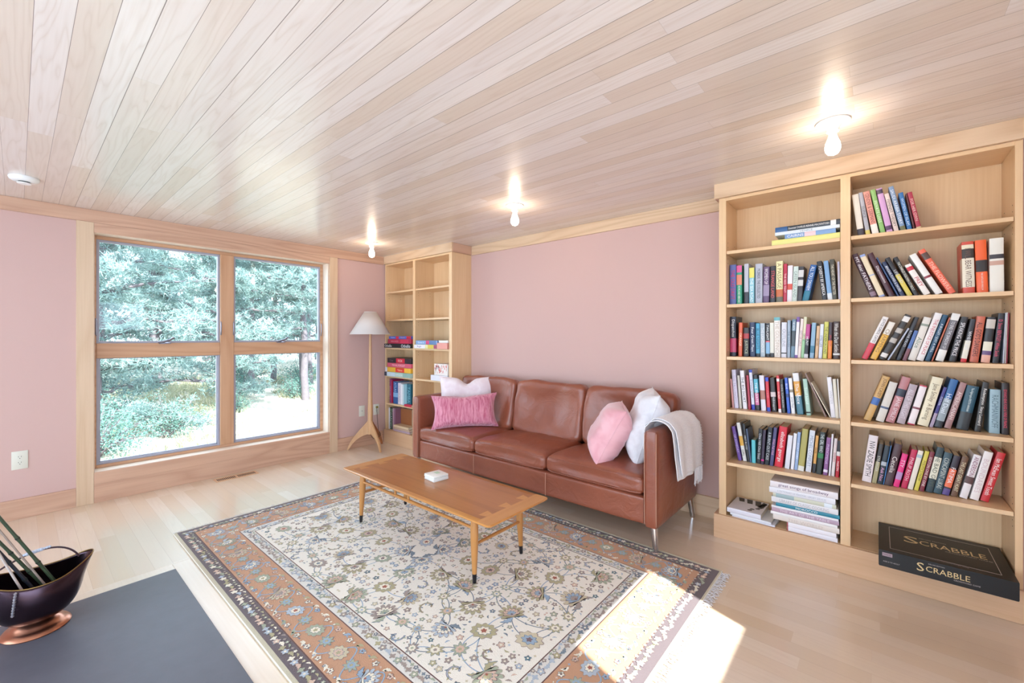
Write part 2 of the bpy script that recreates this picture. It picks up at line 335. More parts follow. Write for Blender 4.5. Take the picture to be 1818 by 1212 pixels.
# window in the left wall
w1=bpy.data.objects.new('window_1',None); C.objects.link(w1); struct(w1)
obj('window_jamb',boxes([(-.17,-.0005,.39,.401,.23,2.146),(-.17,-.0005,2.284,2.295,.23,2.146),(-.17,-.0005,.401,2.284,2.136,2.146),(-.17,-.0005,.401,2.284,.23,.24)]),mat('e8d6c4',.45,name='pale_jamb_wood'),w1)
obj('window_frame',boxes([(-.168,-.117,.4015,.421,.2405,2.1355),(-.168,-.117,2.253,2.2835,.2405,2.1355),(-.168,-.117,.421,2.253,2.106,2.1355),(-.168,-.117,.421,2.253,.2405,.266)],.003),M['sashy'],w1)
obj('mullion',BX(-.168,-.103,1.279,1.392,.2662,2.1058,bev=.004),M['sash'],w1)
for a,b in ((.4212,1.2788),(1.3922,2.2528)):
    obj('rail',BX(-.168,-.110,a,b,1.136,1.257,bev=.004),M['sashy'],w1)
    for z0,z1 in ((1.2575,2.1055),(.2665,1.1355)):
        up=z0>1; g=.018; d=.0 if up else .006
        bm=boxes([(-.160,-.122,a,a+g,z0,z1),(-.160,-.122,b-g,b,z0,z1),(-.160,-.122,a+g,b-g,z0,z0+g),(-.160,-.122,a+g,b-g,z1-(g if up else .006),z1)],.002)
        if not up:
            for k in (a+g,b-g-.007): bx(bm,-.160,-.135,k,k+.007,z0+g,z1-.006)
            bx(bm,-.160,-.135,a+g,b-g,z0+g,z0+g+.006)
        s=obj('sash',bm,M['vinyl'],w1)
        obj('window_pane',BX(-.148,-.143,a+g,b-g,z0+g,z1-(g if up else .006)),M['glass'],s)
for yc in (.86,1.83):
    bm=bmesh.new(); lathe(bm,[(.001,0),(.022,0),(.020,.008),(.008,.014),(.001,.015)],20)
    bmesh.ops.transform(bm,matrix=Matrix.Translation((-.104,yc,1.249))@Matrix.Diagonal((.8,2.0,1,1)),verts=bm.verts)
    c=obj('crank_base',bm,M['steel'],w1,True)
    obj('crank_handle',tube(bmesh.new(),[(-.096,yc-.055,1.262),(-.09,yc-.01,1.270),(-.088,yc+.03,1.284),(-.086,yc+.06,1.304)],[.008,.010,.008,.011],8),M['steel'],c,True)
for yc in (.417,1.283,1.388,2.257):
    obj('sash_lock',tube(bmesh.new(),[(-.108,yc,1.46),(-.098,yc,1.45),(-.098,yc,1.37),(-.104,yc,1.335),(-.112,yc+.004,1.32)],[.004,.005,.005,.006,.004],8),M['steel'],w1,True)
# unseen glazed doors behind the camera, added to bring in fill light
w2=bpy.data.objects.new('added_fill_doors',None); C.objects.link(w2); struct(w2)
obj('window_frame',boxes([(.7,.76,YF-.12,YF-.04,0,2.13),(5.04,5.1,YF-.12,YF-.04,0,2.13),(2.12,2.2,YF-.12,YF-.04,.06,2.07),(3.6,3.68,YF-.12,YF-.04,.06,2.07),(.76,5.04,YF-.12,YF-.04,0,.06),(.76,5.04,YF-.12,YF-.04,2.07,2.13)]),M['sash'],w2)
for a,b in ((.76,2.12),(2.2,3.6),(3.68,5.04)): obj('window_pane',BX(a,b,YF-.085,YF-.08,.06,2.07),M['glass'],w2)
w3=bpy.data.objects.new('added_sun_window',None); C.objects.link(w3); struct(w3)  # unseen high window, added and sized to throw the sun patch
obj('window_pane',BX(XR+.02,XR+.024,.861,1.629,1.451,1.949),M['glass'],w3)
obj('window_frame',boxes([(XR-.008,XR-.0005,.80,.86,1.39,2.01),(XR-.008,XR-.0005,1.63,1.69,1.39,2.01),(XR-.008,XR-.0005,.86,1.63,1.39,1.45),(XR-.008,XR-.0005,.86,1.63,1.95,2.01)]),M['trimy'],w3)
w4=bpy.data.objects.new('added_fill_window',None); C.objects.link(w4); struct(w4)  # unseen side window, added for daylight fill from the right
obj('window_pane',BX(XR+.02,XR+.024,-1.899,.449,.301,2.099),M['glass'],w4)
obj('window_frame',boxes([(XR-.02,XR-.0005,-1.96,-1.9,.24,2.16),(XR-.02,XR-.0005,.45,.51,.24,2.16),(XR-.02,XR-.0005,-1.9,.45,.24,.3),(XR-.02,XR-.0005,-1.9,.45,2.1,2.16)]),M['trimy'],w4)
# trim boards
def tr(i,b,m): struct(obj('trim_%d'%i,BX(*b,bev=.0015),m))
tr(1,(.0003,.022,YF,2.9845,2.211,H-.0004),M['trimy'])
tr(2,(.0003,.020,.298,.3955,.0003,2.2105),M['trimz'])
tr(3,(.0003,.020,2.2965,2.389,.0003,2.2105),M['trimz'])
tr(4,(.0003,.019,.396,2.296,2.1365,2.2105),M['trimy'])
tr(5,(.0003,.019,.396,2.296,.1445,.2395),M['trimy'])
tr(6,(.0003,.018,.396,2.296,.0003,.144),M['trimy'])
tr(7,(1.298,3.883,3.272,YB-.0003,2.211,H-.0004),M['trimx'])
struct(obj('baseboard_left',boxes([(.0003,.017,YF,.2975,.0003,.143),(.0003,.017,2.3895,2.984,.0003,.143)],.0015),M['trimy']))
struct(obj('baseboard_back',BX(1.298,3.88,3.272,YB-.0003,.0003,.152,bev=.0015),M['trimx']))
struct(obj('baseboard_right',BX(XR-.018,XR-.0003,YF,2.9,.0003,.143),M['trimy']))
# flush border boards round the hearth
hb=wood('maple_hearth_border','e9d8c4','dcc4a8','x',.32,.9,fig=.2,freq=5); tr(8,(1.617,4.6,.583,.668,.0002,.0012),hb); tr(9,(1.617,1.703,-1.4,.5828,.0002,.0012),hb)
tag(obj('hearth_slab',BX(1.7035,4.6,-1.4,.5825,.0002,.008,bev=.002),M['slate']),'dark grey slate hearth slab set flush in the pale floor','hearth')
# floor register
t=thing('floor_register','slotted wooden floor vent in the floor below the window','floor vent',(.075,1.345,0))
obj('vent_frame',BX(0,.115,-.175,.175,.0004,.003,bev=.0008),M['toe'],t)
bm=bmesh.new()
for g in (-1,1):
    for k in range(11): yy=g*.083+(k-5)*.0135; bx(bm,.025,.09,yy-.0035,yy+.0035,.0028,.0034)
obj('vent_slots',bm,M['dark'],t)
# wall plates
def plate(name,label,y,z,w,h,kind,grp=None):
    t=thing(name,label,'wall outlet',(.0,y,z),group=grp)
    obj('cover_plate',BX(.0003,.006,-w/2,w/2,-h/2,h/2,bev=.0025),M['offw'],t,True)
    if kind=='duplex':
        for s in (-1,1):
            bm=bmesh.new(); lathe(bm,[(.016,0),(.016,.0025),(.0145,.003)],20); bmesh.ops.rotate(bm,matrix=Matrix.Rotation(R(90),3,'Y'),verts=bm.verts)
            bmesh.ops.translate(bm,vec=(.0055,0,s*.0205),verts=bm.verts); rr=obj('socket',bm,M['offw'],t,True)
            bm=bmesh.new(); zc=s*.0205
            bx(bm,.0082,.0092,-.0075,-.0055,zc+.001,zc+.009); bx(bm,.0082,.0092,.0055,.0075,zc+.001,zc+.009); bx(bm,.0082,.0092,-.0022,.0022,zc-.009,zc-.005)
            obj('socket_slots',bm,M['dark'],rr)
    else:
        bm=bmesh.new(); lathe(bm,[(.0045,0),(.0045,.006),(.002,.007)],12); bmesh.ops.rotate(bm,matrix=Matrix.Rotation(R(90),3,'Y'),verts=bm.verts); bmesh.ops.translate(bm,vec=(.0055,0,0),verts=bm.verts)
        obj('cable_jack',bm,M['steel'],t,True)
    return t
plate('wall_outlet','ivory double outlet low on the pink wall left of the window',.014,.422,.08,.131,'duplex')
plate('cable_outlet','ivory cable plate on the wall just left of the lamp post',2.699,.423,.074,.128,'coax')
plate('wall_outlet','ivory outlet between the lamp post and the tall narrow bookcase',2.893,.418,.078,.131,'duplex')
# smoke detector
t=thing('smoke_detector','round white smoke detector on the board ceiling','smoke detector',(.638,.03,H))
obj('housing',lathe(bmesh.new(),[(.066,0),(.068,-.006),(.064,-.018),(.052,-.026),(.034,-.028)],36),M['white'],t,True)
obj('sensor_cap',lathe(bmesh.new(),[(.030,-.034),(.032,-.036),(.030,-.040),(.01,-.041)],30),M['white'],t,True)
obj('sensor_gap',lathe(bmesh.new(),[(.026,-.0275),(.026,-.0345)],30),M['black'],t)
# three bare-bulb ceiling lights
def ceil_light(x,y,label):
    t=thing('ceiling_light',label,'ceiling light',(x,y,H),group='bare bulbs along the ceiling')
    obj('lampholder',lathe(bmesh.new(),[(.066,-.0003),(.067,-.006),(.060,-.011),(.036,-.016),(.027,-.030),(.024,-.046)],40),M['white'],t,True)
    obj('light_bulb',lathe(bmesh.new(),[(.013,-.044),(.0145,-.062),(.020,-.080),(.028,-.100),(.0305,-.118),(.0285,-.134),(.021,-.147),(.010,-.153),(.001,-.1545)],28),M['bulb'],t,True)
ceil_light(4.54,2.475,'bare bulb on a round white ceiling holder before the wide bookcase')
ceil_light(2.607,2.467,'bare bulb on a round white ceiling holder above the sofa')
ceil_light(.618,2.46,'bare bulb on a round white ceiling holder above the floor lamp')

# ---------------------------------------------------------------- the two built-in bookcases
def bookcase(label,xa,xb,zs,ups,toe,crown,zsR=None):
    """ups = upright boards (x0,x1); zs = shelf tops per bay"""
    f=3.005; bk=YB-.0005
    t=thing('bookcase',label,'bookcase',((xa+xb)/2,f,0)); ox,oy=(xa+xb)/2,f
    def o(name,bm,m,p=t):
        bmesh.ops.translate(bm,vec=(-ox,-oy,0),verts=bm.verts); return obj(name,bm,m,p)
    for i,(a,b) in enumerate(ups):
        o('side_panel' if i in (0,len(ups)-1) else 'divider',BX(a,b,f,bk,.0008,2.2145,bev=.001),M['mapz'])
    o('back_panel',BX(ups[0][1]+.0003,ups[-1][0]-.0003,bk-.009,bk-.0003,.01,2.214),M['mapz'])
    for i in range(len(ups)-1):
        a=ups[i][1]; b=ups[i+1][0]
        o('top_panel',BX(a+.0003,b-.0003,f+.001,bk-.0095,2.195,2.2142),M['mapx'])
        o('bottom_shelf',BX(a+.0003,b-.0003,f+.001,bk-.0095,toe[2]-.021,toe[2]+.001),M['mapx'])
        for z in (zs if i==0 else (zsR or zs)):
            o('shelf',BX(a+.002,b-.002,f+.006,bk-.0095,z-.0205,z,bev=.001),M['mapx'])
        bm=bmesh.new()
        for s,x in ((1,a),(-1,b)):
            for yy in (f+.045,f+.215):
                for z in zs:
                    for k in (-.075,-.045,.03,.06):
                        bx(bm,min(x,x+s*.0007),max(x,x+s*.0007),yy-.0022,yy+.0022,z+k-.0022,z+k+.0022)
        h=o('pin_holes',bm,M['dark']); h['kind']='stuff'
    o('toe_board',BX(toe[0],toe[1],f-.020,f-.0005,.0008,toe[2],bev=.001),M['toe'])
    if toe[0]<ups[0][0]-.005: o('toe_return',BX(toe[0],ups[0][0]-.0003,f,bk-.02,.0008,toe[2],bev=.001),M['toe'])
    o('crown_board',BX(crown[0],crown[1],f-.020,f-.0005,2.215,H-.0005,bev=.001),M['trimx'])
    cr=crown[2]
    o('crown_return',BX(cr[0],cr[1],f,3.2715 if cr[2] else bk-.02,2.215,H-.0005,bev=.001),M['trimy'])
    return t
bookcase('tall narrow maple bookcase built into the corner beside the floor lamp',0.0225,1.275,[1.868,1.524,1.178,.830,.490],[(.0225,.042),(.595,.638),(1.229,1.275)],(.0225,1.275,.162),(.0225,1.297,(1.2755,1.297,1)))
bookcase('wide maple bookcase full of books at the right end',3.908,5.204,[1.868,1.522,1.183,.840,.497],[(3.908,3.951),(4.540,4.584),(5.179,5.204)],(3.881,5.204,.153),(3.884,5.204,(3.884,3.9075,0)),[1.868,1.524,1.183,.840,.499])

# ---------------------------------------------------------------- rug
def make_rug():
    cols=dict(base='f0ebe0',dark='6c6064',orange='c69878',guard='e2dfd8',binding='c9c2aa',line='6a4a44',fringe='d8d4d6',
      blue='98aec4',slate='7a8894',olive='b4ac88',sage='a8b09a',taupe='a4968e',plum='7c666a',ivory='efe8d6',teal='5f7c86',rose='d8bcaa',rust='a4604c',mist='b4c0cc',sand='cfc4a8')
    names=list(cols); mats=[]
    for k in names:
        mats.append(mat(cols[k],.95,bump=.5,bscale=260,var=.10,sheen=.15,name='rug_wool_'+k))
    ix={k:i for i,k in enumerate(names)}
    x0,x1,y0,y1=1.165,4.045,.672,2.562; zt=.0105
    t=thing('area_rug','cream floral oriental rug with terracotta and grey borders under the coffee table','rug',(x0,y0,0))
    bm=bmesh.new(); lay=[0]
    def poly(pts,c,z):
        try: f=bm.faces.new([bm.verts.new((x,y,z)) for x,y in pts]); f.material_index=ix[c]; f.normal_update()
        except ValueError: return
        if f.normal.z<0: f.normal_flip()
    bx(bm,x0,x1,y0,y1,.0006,zt,ix['binding'],bev=.003)
    def rect(a,b,c,d,col,z): poly([(a,c),(b,c),(b,d),(a,d)],col,z)
    e=.020
    rect(x0+.012,x1-.012,y0+e,y1-e,'dark',zt+.0003)
    rect(x0+.012+.075,x1-.012-.075,y0+e+.075,y1-e-.075,'line',zt+.0005)
    rect(x0+.092,x1-.092,y0+e+.08,y1-e-.08,'orange',zt+.0007)
    rect(x0+.300,x1-.300,y0+e+.275,y1-e-.275,'line',zt+.0009)
    rect(x0+.305,x1-.305,y0+e+.280,y1-e-.280,'guard',zt+.0011)
    rect(x0+.370,x1-.370,y0+e+.345,y1-e-.345,'line',zt+.0013)
    rect(x0+.375,x1-.375,y0+e+.350,y1-e-.350,'base',zt+.0015)
    rnd=random.Random(4); Z=[zt+.0017]
    def z(k=0): return Z[0]+k*.00022
    def star(x,y,r,n,dep,rot,col,k,sq=1,sqa=0,jag=0):
        pts=[]; N=n*4
        for i in range(N):
            a=2*math.pi*i/N; rr=r*(1-dep*.5+dep*.5*math.cos(a*n))*(1+(rnd.random()-.5)*jag)
            px,py=rr*math.cos(a+rot),rr*math.sin(a+rot)*sq
            pts.append((x+px*math.cos(sqa)-py*math.sin(sqa),y+px*math.sin(sqa)+py*math.cos(sqa)))
        # fan so that concave outlines fill cleanly
        vc=bm.verts.new((x,y,z(k))); vs=[bm.verts.new((a,b,z(k))) for a,b in pts]
        for i in range(N):
            f=bm.faces.new((vc,vs[i],vs[(i+1)%N])); f.material_index=ix[col]
    def leaf(x,y,L,w,a,col,k,ser=0):
        n=8; up=[];dn=[]
        for i in range(n+1):
            s=i/n; ww=w*math.sin(math.pi*s**.8)*(1+(ser if i%2 else -ser)); cx=L*s; bend=.18*L*math.sin(math.pi*s)
            up.append((cx,bend+ww)); dn.append((cx,bend-ww))
        T=lambda p:(x+p[0]*math.cos(a)-p[1]*math.sin(a),y+p[0]*math.sin(a)+p[1]*math.cos(a))
        for i in range(n):
            q=[up[i],up[i+1],dn[i+1],dn[i]]; q=[T(p) for p in q]
            vs=[bm.verts.new((px,py,z(k))) for px,py in q]
            try: f=bm.faces.new(vs[::-1]); f.material_index=ix[col]
            except ValueError: pass
    def vine(pts,w,col,k):
        up=[];dn=[]
        for i,p in enumerate(pts):
            a=pts[max(i-1,0)]; b=pts[min(i+1,len(pts)-1)]; dx,dy=b[0]-a[0],b[1]-a[1]; l=math.hypot(dx,dy) or 1; nx,ny=-dy/l*w,dx/l*w
            up.append(bm.verts.new((p[0]+nx,p[1]+ny,z(k)))); dn.append(bm.verts.new((p[0]-nx,p[1]-ny,z(k))))
        for i in range(len(pts)-1):
            f=bm.faces.new((dn[i],dn[i+1],up[i+1],up[i])); f.material_index=ix[col]
    def flower(x,y,r,c1,c2,rot=None):
        rot=rnd.random()*6 if rot is None else rot
        star(x,y,r,5,.42,rot,'plum' if rnd.random()<.6 else 'slate',3); star(x,y,r*.84,5,.42,rot,c1,4); star(x,y,r*.26,4,.1,rot,c2,5)
    def fan(x,y,r,n,rot,span,col,k,inner=.0,jag=.1):
        # half-open blossom: petals spread over an arc, drawn as one jagged fan
        pts=[]; N=n*5
        for i in range(N+1):
            a=-span/2+span*i/N; pet=abs(math.sin(i/N*n*math.pi))**.6; rr=r*(.66+.34*pet)*(1-.22*abs(a/span*2)**2)*(1+(rnd.random()-.5)*jag)
            pts.append((x+rr*math.cos(a+rot),y+rr*math.sin(a+rot)))
        ox,oy=x-r*.30*math.cos(rot),y-r*.30*math.sin(rot)
        vc=bm.verts.new((ox,oy,z(k))); vs=[bm.verts.new((a,b,z(k))) for a,b in pts]
        for i in range(N): f=bm.faces.new((vc,vs[i],vs[i+1])); f.material_index=ix[col]
    def palmette(x,y,r,pal,rot):
        if rnd.random()<.35:
            star(x,y,r*.86,10,.22,rot,'taupe',3,.8,rot,.10); star(x,y,r*.81,10,.22,rot,pal[0],4,.8,rot,.12)
            star(x,y,r*.5,8,.3,rot,'slate',5,.8,rot,.05); star(x,y,r*.45,8,.3,rot,pal[2],6,.8,rot,.05); star(x,y,r*.2,5,.4,rot,pal[3],7)
            return
        for s in (-1,1): leaf(x-r*.25*math.cos(rot),y-r*.25*math.sin(rot),r*1.05,r*.20,rot+s*1.9,'slate',2,.3); leaf(x-r*.25*math.cos(rot),y-r*.25*math.sin(rot),r*.98,r*.16,rot+s*1.9,pal[1],3,.3)
        fan(x,y,r*1.05,9,rot,4.3,'taupe',4); fan(x,y,r*.99,9,rot,4.2,pal[0],5)
        fan(x,y,r*.72,7,rot,3.6,'plum',6); fan(x,y,r*.66,7,rot,3.5,pal[2],7)
        fan(x,y,r*.42,5,rot,3.0,'slate',8); fan(x,y,r*.36,5,rot,2.9,pal[1],9); star(x,y,r*.10,5,.4,rot,pal[3],10)
    def jagged(x,y,r,pal,rot):
        star(x,y,r,8,.45,rot,'slate',3,.85,rot,.08); star(x,y,r*.9,8,.45,rot,pal[0],4,.85,rot,.08); star(x,y,r*.5,8,.2,rot,pal[2],5,.85,rot); star(x,y,r*.2,5,.3,rot,pal[1],6)
    def scroll(x,y,r,a,s,col,w=.0032):
        pts=[]
        for i in range(26):
            th=i/25*4.6; rr=r*(1-th/6.2); pts.append((x+rr*math.cos(a+s*th),y+rr*math.sin(a+s*th)))
        vine(pts,w+.0012,'plum',1); vine(pts,w*.72,col,2)
        for i in range(3,24,3):
            p=pts[i]; th=a+s*(i/25*4.6); leaf(p[0],p[1],.018,.004,th+(.5 if i%2 else 2.6),rnd.choice(['sage','slate','olive','blue']),2,.2)
    PAL=[('olive','taupe','ivory','rust'),('sage','blue','ivory','plum'),('taupe','sage','ivory','slate'),('olive','blue','rose','plum'),('mist','slate','ivory','rust'),('sand','taupe','blue','plum'),('sage','olive','rose','rust')]
    fx0,fx1,fy0,fy1=x0+.40,x1-.40,y0+.395,y1-.395; cx,cy=(fx0+fx1)/2,(fy0+fy1)/2
    # one quarter of the field, mirrored four ways
    Q=[]; taken=[]
    def free(px,py,r):
        for a,b,c in taken:
            if (a-px)**2+(b-py)**2<(c+r)**2: return False
        taken.append((px,py,r)); return True
    hw,hh=(fx1-fx0)/2,(fy1-fy0)/2
    for kind,N,r0,r1 in (('pal',60,.062,.082),('jag',160,.034,.048),('scr',160,.042,.058),('flo',1400,.014,.022),('lea',2600,.011,.016),('dot',1800,.005,.008)):
        for _ in range(N):
            r=rnd.uniform(r0,r1); px,py=rnd.uniform(.0,hw),rnd.uniform(0,hh)
            if px<r*1.02: px=r*1.02
            if py<r*.95: py=r*1.02
            if free(px,py,r*(1.04 if kind!='scr' else .92)): Q.append((kind,px,py,r,rnd.choice(PAL),rnd.random()*6.28,rnd.choice(['mist','slate','taupe','rose','sand','sage','taupe','teal','olive','blue'])))
    for kind,px,py,r,pal,rot,c in Q:
        for sx in ((1,-1) if px>0 else (1,)):   # four-way mirror
            for sy in (1,-1):
                x,y=cx+sx*px,cy+sy*py
                a=math.atan2(math.sin(rot)*sy,math.cos(rot)*sx)
                if x>fx1+.02 or x<fx0-.02 or y<fy0-.02 or y>fy1+.02: continue
                if kind=='pal': palmette(x,y,r,pal,a)
                elif kind=='jag': jagged(x,y,r,pal,a)
                elif kind=='scr': scroll(x,y,r*.86,a,sx*sy,c)
                elif kind=='flo': flower(x,y,r,c,'ivory',a)
                elif kind=='lea': leaf(x-r*math.cos(a)*.9,y-r*math.sin(a)*.9,r*1.9,r*.30,a,c if c!='ivory' else 'teal',2,.25)
                else: star(x,y,r,4,.4,a,c,2)
    big=[q for q in Q if q[0] in('pal','jag')]
    for i,q in enumerate(big):                     # stems between the big blossoms
        near=sorted(big,key=lambda o:(o[1]-q[1])**2+(o[2]-q[2])**2)[1:3]
        for o in near:
            for sx in (1,-1):
                for sy in (1,-1):
                    n=14; pts=[]
                    mx,my=(q[1]+o[1])/2+(o[2]-q[2])*.28,(q[2]+o[2])/2-(o[1]-q[1])*.28
                    for k in range(n+1):
                        s=k/n; X_=q[1]*(1-s)**2+2*mx*s*(1-s)+o[1]*s*s; Y_=q[2]*(1-s)**2+2*my*s*(1-s)+o[2]*s*s; pts.append((cx+sx*X_,cy+sy*Y_))
                    vine(pts,.0024,'blue' if i%2 else 'slate',0)
    # borders: place along the four sides
    def along(off,step,fn,seed):
        rr=random.Random(seed)
        a,b,c,d=x0+off+.012,x1-off-.012,y0+off+.0,y1-off
        n=round((b-a)/step)
        for i in range(n+1):
            for yy,s in ((c,1),(d,-1)): fn(a+(b-a)*i/n,yy,0 if s>0 else math.pi,i,rr)
        n=round((d-c)/step)
        for i in range(1,n):
            for xx,s in ((a,1),(b,-1)): fn(xx,c+(d-c)*i/n,math.pi/2*s,i,rr)
    def mainb(x,y,a,i,rr):
        if i%2==0: palmette(x,y,.058,[('mist','blue','ivory','rust'),('sage','mist','ivory','olive'),('sand','taupe','rose','olive')][i//2%3],a+rr.random()*.6)
        else:
            jagged(x,y,.040,('sage','olive','blue'),a)
    along(.190,.102,mainb,1)
    def sat(x,y,a,i,rr):
        for s in (-1,1):
            ox,oy=-math.sin(a)*s*.068,math.cos(a)*s*.068
            if i%2==0: flower(x+ox,y+oy,.017,rr.choice(['ivory','blue','rose']),'plum')
            else: leaf(x+ox*.95,y+oy*.95,.040,.008,a+.6*s,rr.choice(['ivory','sage','olive','blue']),2,.25)
    along(.190,.051,sat,2)
    def dots(off,step,cl,r,seed):
        def fn(x,y,a,i,rr):
            if i%3==0: flower(x,y,r*1.25,rr.choice(cl),'ivory')
            elif i%3==1: leaf(x-r*1.3*math.cos(a),y-r*1.3*math.sin(a),r*2.8,r*.5,a+rr.uniform(-.5,.5),rr.choice(cl),2,.3)
            else: star(x,y,r,4,.5,a,rr.choice(cl),2)
        along(off,step,fn,seed)
    dots(.050,.030,['ivory','sage','mist','olive','rose'],.0165,3); dots(.078,.027,['ivory','sage','olive','taupe'],.0085,13)
    dots(.325,.036,['sage','taupe','mist','olive','slate'],.0165,5); dots(.350,.024,['sage','taupe','mist','slate'],.010,15)
    dots(.118,.029,['blue','ivory','slate'],.0065,6); dots(.262,.029,['blue','ivory','rose'],.0065,7)
    # scrolling vine through the terracotta band
    for yy,s in ((y0+.19,1),(y1-.19,-1)):
        vine([(x0+.2+(x1-x0-.4)*i/300,yy+s*.062*math.sin(i/300*(x1-x0-.4)/.204*2*math.pi)) for i in range(301)],.003,'blue',0)
    for xx,s in ((x0+.2,1),(x1-.2,-1)):
        vine([(xx+s*.062*math.sin(i/200*(y1-y0-.4)/.204*2*math.pi),y0+.2+(y1-y0-.4)*i/200) for i in range(201)],.003,'blue',0)
    bmesh.ops.translate(bm,vec=(-x0,-y0,0),verts=bm.verts)
    o=obj('rug_pile',bm,mats,t)
    # fringe, both short ends
    for x,s in ((x0,-1),(x1,1)):
        fb=bmesh.new(); q=random.Random(9)
        n=210
        for i in range(n):
            y=y0+.01+(y1-y0-.02)*i/n; L=q.uniform(.03,.05) if s>0 else q.uniform(.015,.03)
            p=[(x-s*.001,y,.006)]
            for k in range(1,6): p.append((x+s*L*k/5,y+q.uniform(-.006,.006),.003+q.random()*.006*(1 if k<5 else .3)))
            tube(fb,p,.0017 if s<0 else .0023,4,cap=False)
        bmesh.ops.translate(fb,vec=(-x0,-y0,0),verts=fb.verts)
        f=obj('fringe',fb,mats[ix['fringe']],t); f['kind']='stuff'
make_rug()

# ---------------------------------------------------------------- coffee table
def coffee_table():
    x0,x1,y0,y1,zt=1.825,3.262,1.500,2.000,.385; cx,cy=(x0+x1)/2,(y0+y1)/2
    t=thing('coffee_table','low walnut coffee table with dovetailed oak ends on the rug','coffee table',(cx,cy,0))
    def o(name,bm,m,p=t,smooth=False):
        bmesh.ops.translate(bm,vec=(-cx,-cy,0),verts=bm.verts); return obj(name,bm,m,p,smooth)
    def slab(pts,z0,z1,under=0):
        bm=bmesh.new(); n=len(pts); a=[bm.verts.new((x,y,z1)) for x,y in pts]
        mx=sum(p[0] for p in pts)/n; my=sum(p[1] for p in pts)/n
        b=[bm.verts.new((x,y,z0)) for x,y in pts]
        bm.faces.new(a); bm.faces.new(b[::-1])
        for i in range(n): bm.faces.new((a[i],b[i],b[(i+1)%n],a[(i+1)%n]))
        bmesh.ops.recalc_face_normals(bm,faces=bm.faces); return bm
    # main top with flared underside
    def frust(xa,xb,ya,yb,d):
        bm=bmesh.new(); c=.022
        def ring(e,z):
            out=[]
            for (sx,sy,q) in ((1,1,0),(-1,1,1),(-1,-1,2),(1,-1,3)):
                for k in range(5):
                    a=q*math.pi/2+k/4*math.pi/2; px=(xb-e-c if sx>0 else xa+e+c)+c*math.cos(a); py=(yb-e-c if sy>0 else ya+e+c)+c*math.sin(a); out.append(bm.verts.new((px,py,z)))
            return out
        R_=[ring(.002,zt-.0012),ring(0,zt-.004),ring(.001,zt-.009),ring(.016,zt-.020),ring(.03,zt-.024)]
        top=ring(.004,zt); R_=[top]+R_
        for a,b in zip(R_,R_[1:]):
            for i in range(len(a)): bm.faces.new((a[i],b[i],b[(i+1)%len(a)],a[(i+1)%len(a)]))
        bm.faces.new(top); bm.faces.new(R_[-1][::-1]); bmesh.ops.recalc_face_normals(bm,faces=bm.faces); return bm
    o('tabletop',frust(x0,x1,y0,y1,0),M['tabe'],smooth=True)
    o('veneer_panel',slab([(x0+.035,y0+.035),(x1-.035,y0+.035),(x1-.035,y1-.035),(x0+.035,y1-.035)],zt-.002,zt+.0003),M['tabx'])
    for s in (1,-1):
        X=(x1-.005) if s>0 else (x0+.005); e=X-s*.085; pts=[(X,y0+.012),(X,y1-.012),(X-s*.010,y1-.004),(e,y1-.004)]
        ys=[y1-.10,(y0+y1)/2,y0+.10]
        for yc in ys: pts+=[(e,yc+.020),(e-s*.048,yc+.034),(e-s*.048,yc-.034),(e,yc-.020)]
        pts+=[(e,y0+.004),(X-s*.010,y0+.004)]
        if s<0: pts=pts[::-1]
        o('end_board',slab(pts,zt-.003,zt+.0007),M['taby'])
    legs=[(1.952,1.572),(3.088,1.572),(1.925,1.962),(3.080,1.968)]
    for (lx,ly) in legs:
        ix_=-.012 if lx>2.5 else .012; iy=.01 if ly<1.7 else -.01
        P0=Vector((lx,ly,.0155)); P1=Vector((lx+ix_,ly+iy,zt-.0242))
        pts=[P0.lerp(P1,k) for k in (.14,.3,.5,.68,.8,.92,1)]
        lg=o('leg',tube(bmesh.new(),pts,[.0125,.0155,.019,.0215,.0215,.019,.017],18),M['tabz'],smooth=True)
        obj('leg_tip',tube(bmesh.new(),[Vector((-cx,-cy,0))+P0.lerp(P1,k) for k in (0,.02,.139)],[.009,.0105,.0122],18),M['black'],lg,True)
    for a,b,z in ((0,1,.298),(2,3,.298)):
        o('side_stretcher',tube(bmesh.new(),[(legs[a][0]+.02,legs[a][1]+(.006 if a==0 else -.006),z),((legs[a][0]+legs[b][0])/2,legs[a][1]+(.006 if a==0 else -.006),z),(legs[b][0]-.02,legs[b][1]+(.006 if a==0 else -.006),z)],[.008,.0115,.008],12),M['tabz'],smooth=True)
        for xx in ((2.36,2.50) if a==0 else (2.36,2.50)):
            o('spindle',tube(bmesh.new(),[(xx,legs[a][1]+(.006 if a==0 else -.006),z+.010),(xx,legs[a][1]+(.006 if a==0 else -.006),zt-.0243)],[.0075,.0075],10),M['tabz'],smooth=True)
    for a,b in ((0,2),(1,3)):
        o('end_stretcher',tube(bmesh.new(),[(legs[a][0],legs[a][1]+.018,.217),((legs[a][0]+legs[b][0])/2,(legs[a][1]+legs[b][1])/2,.214),(legs[b][0],legs[b][1]-.018,.210)],[.0075,.010,.0075],12),M['tabz'],smooth=True)
coffee_table()
for k in range(4):
    a=[.28,.24,.31,.26][k]; z=.3862+k*.0091
    bm=bmesh.new(); bx(bm,-.056,.056,-.056,.056,0,.0088,bev=.0022)
    o=obj('coaster',bm,mat(['e4e4e0','ececea','dfe2de','f0f0ec'][k],.3,var=.12,bscale=12,bump=.05,name='marble_coaster'),loc=(2.515+.002*(k%2),1.785-.001*k,z),smooth=True); o.rotation_euler=(0,0,a-.38)
    tag(o,['lowest white marble coaster, lying directly on the coffee table','second marble coaster from the bottom of the stack','third marble coaster, just beneath the green printed top one','top marble coaster with a faint green print'][k],'coaster','stack of marble coasters on the table')
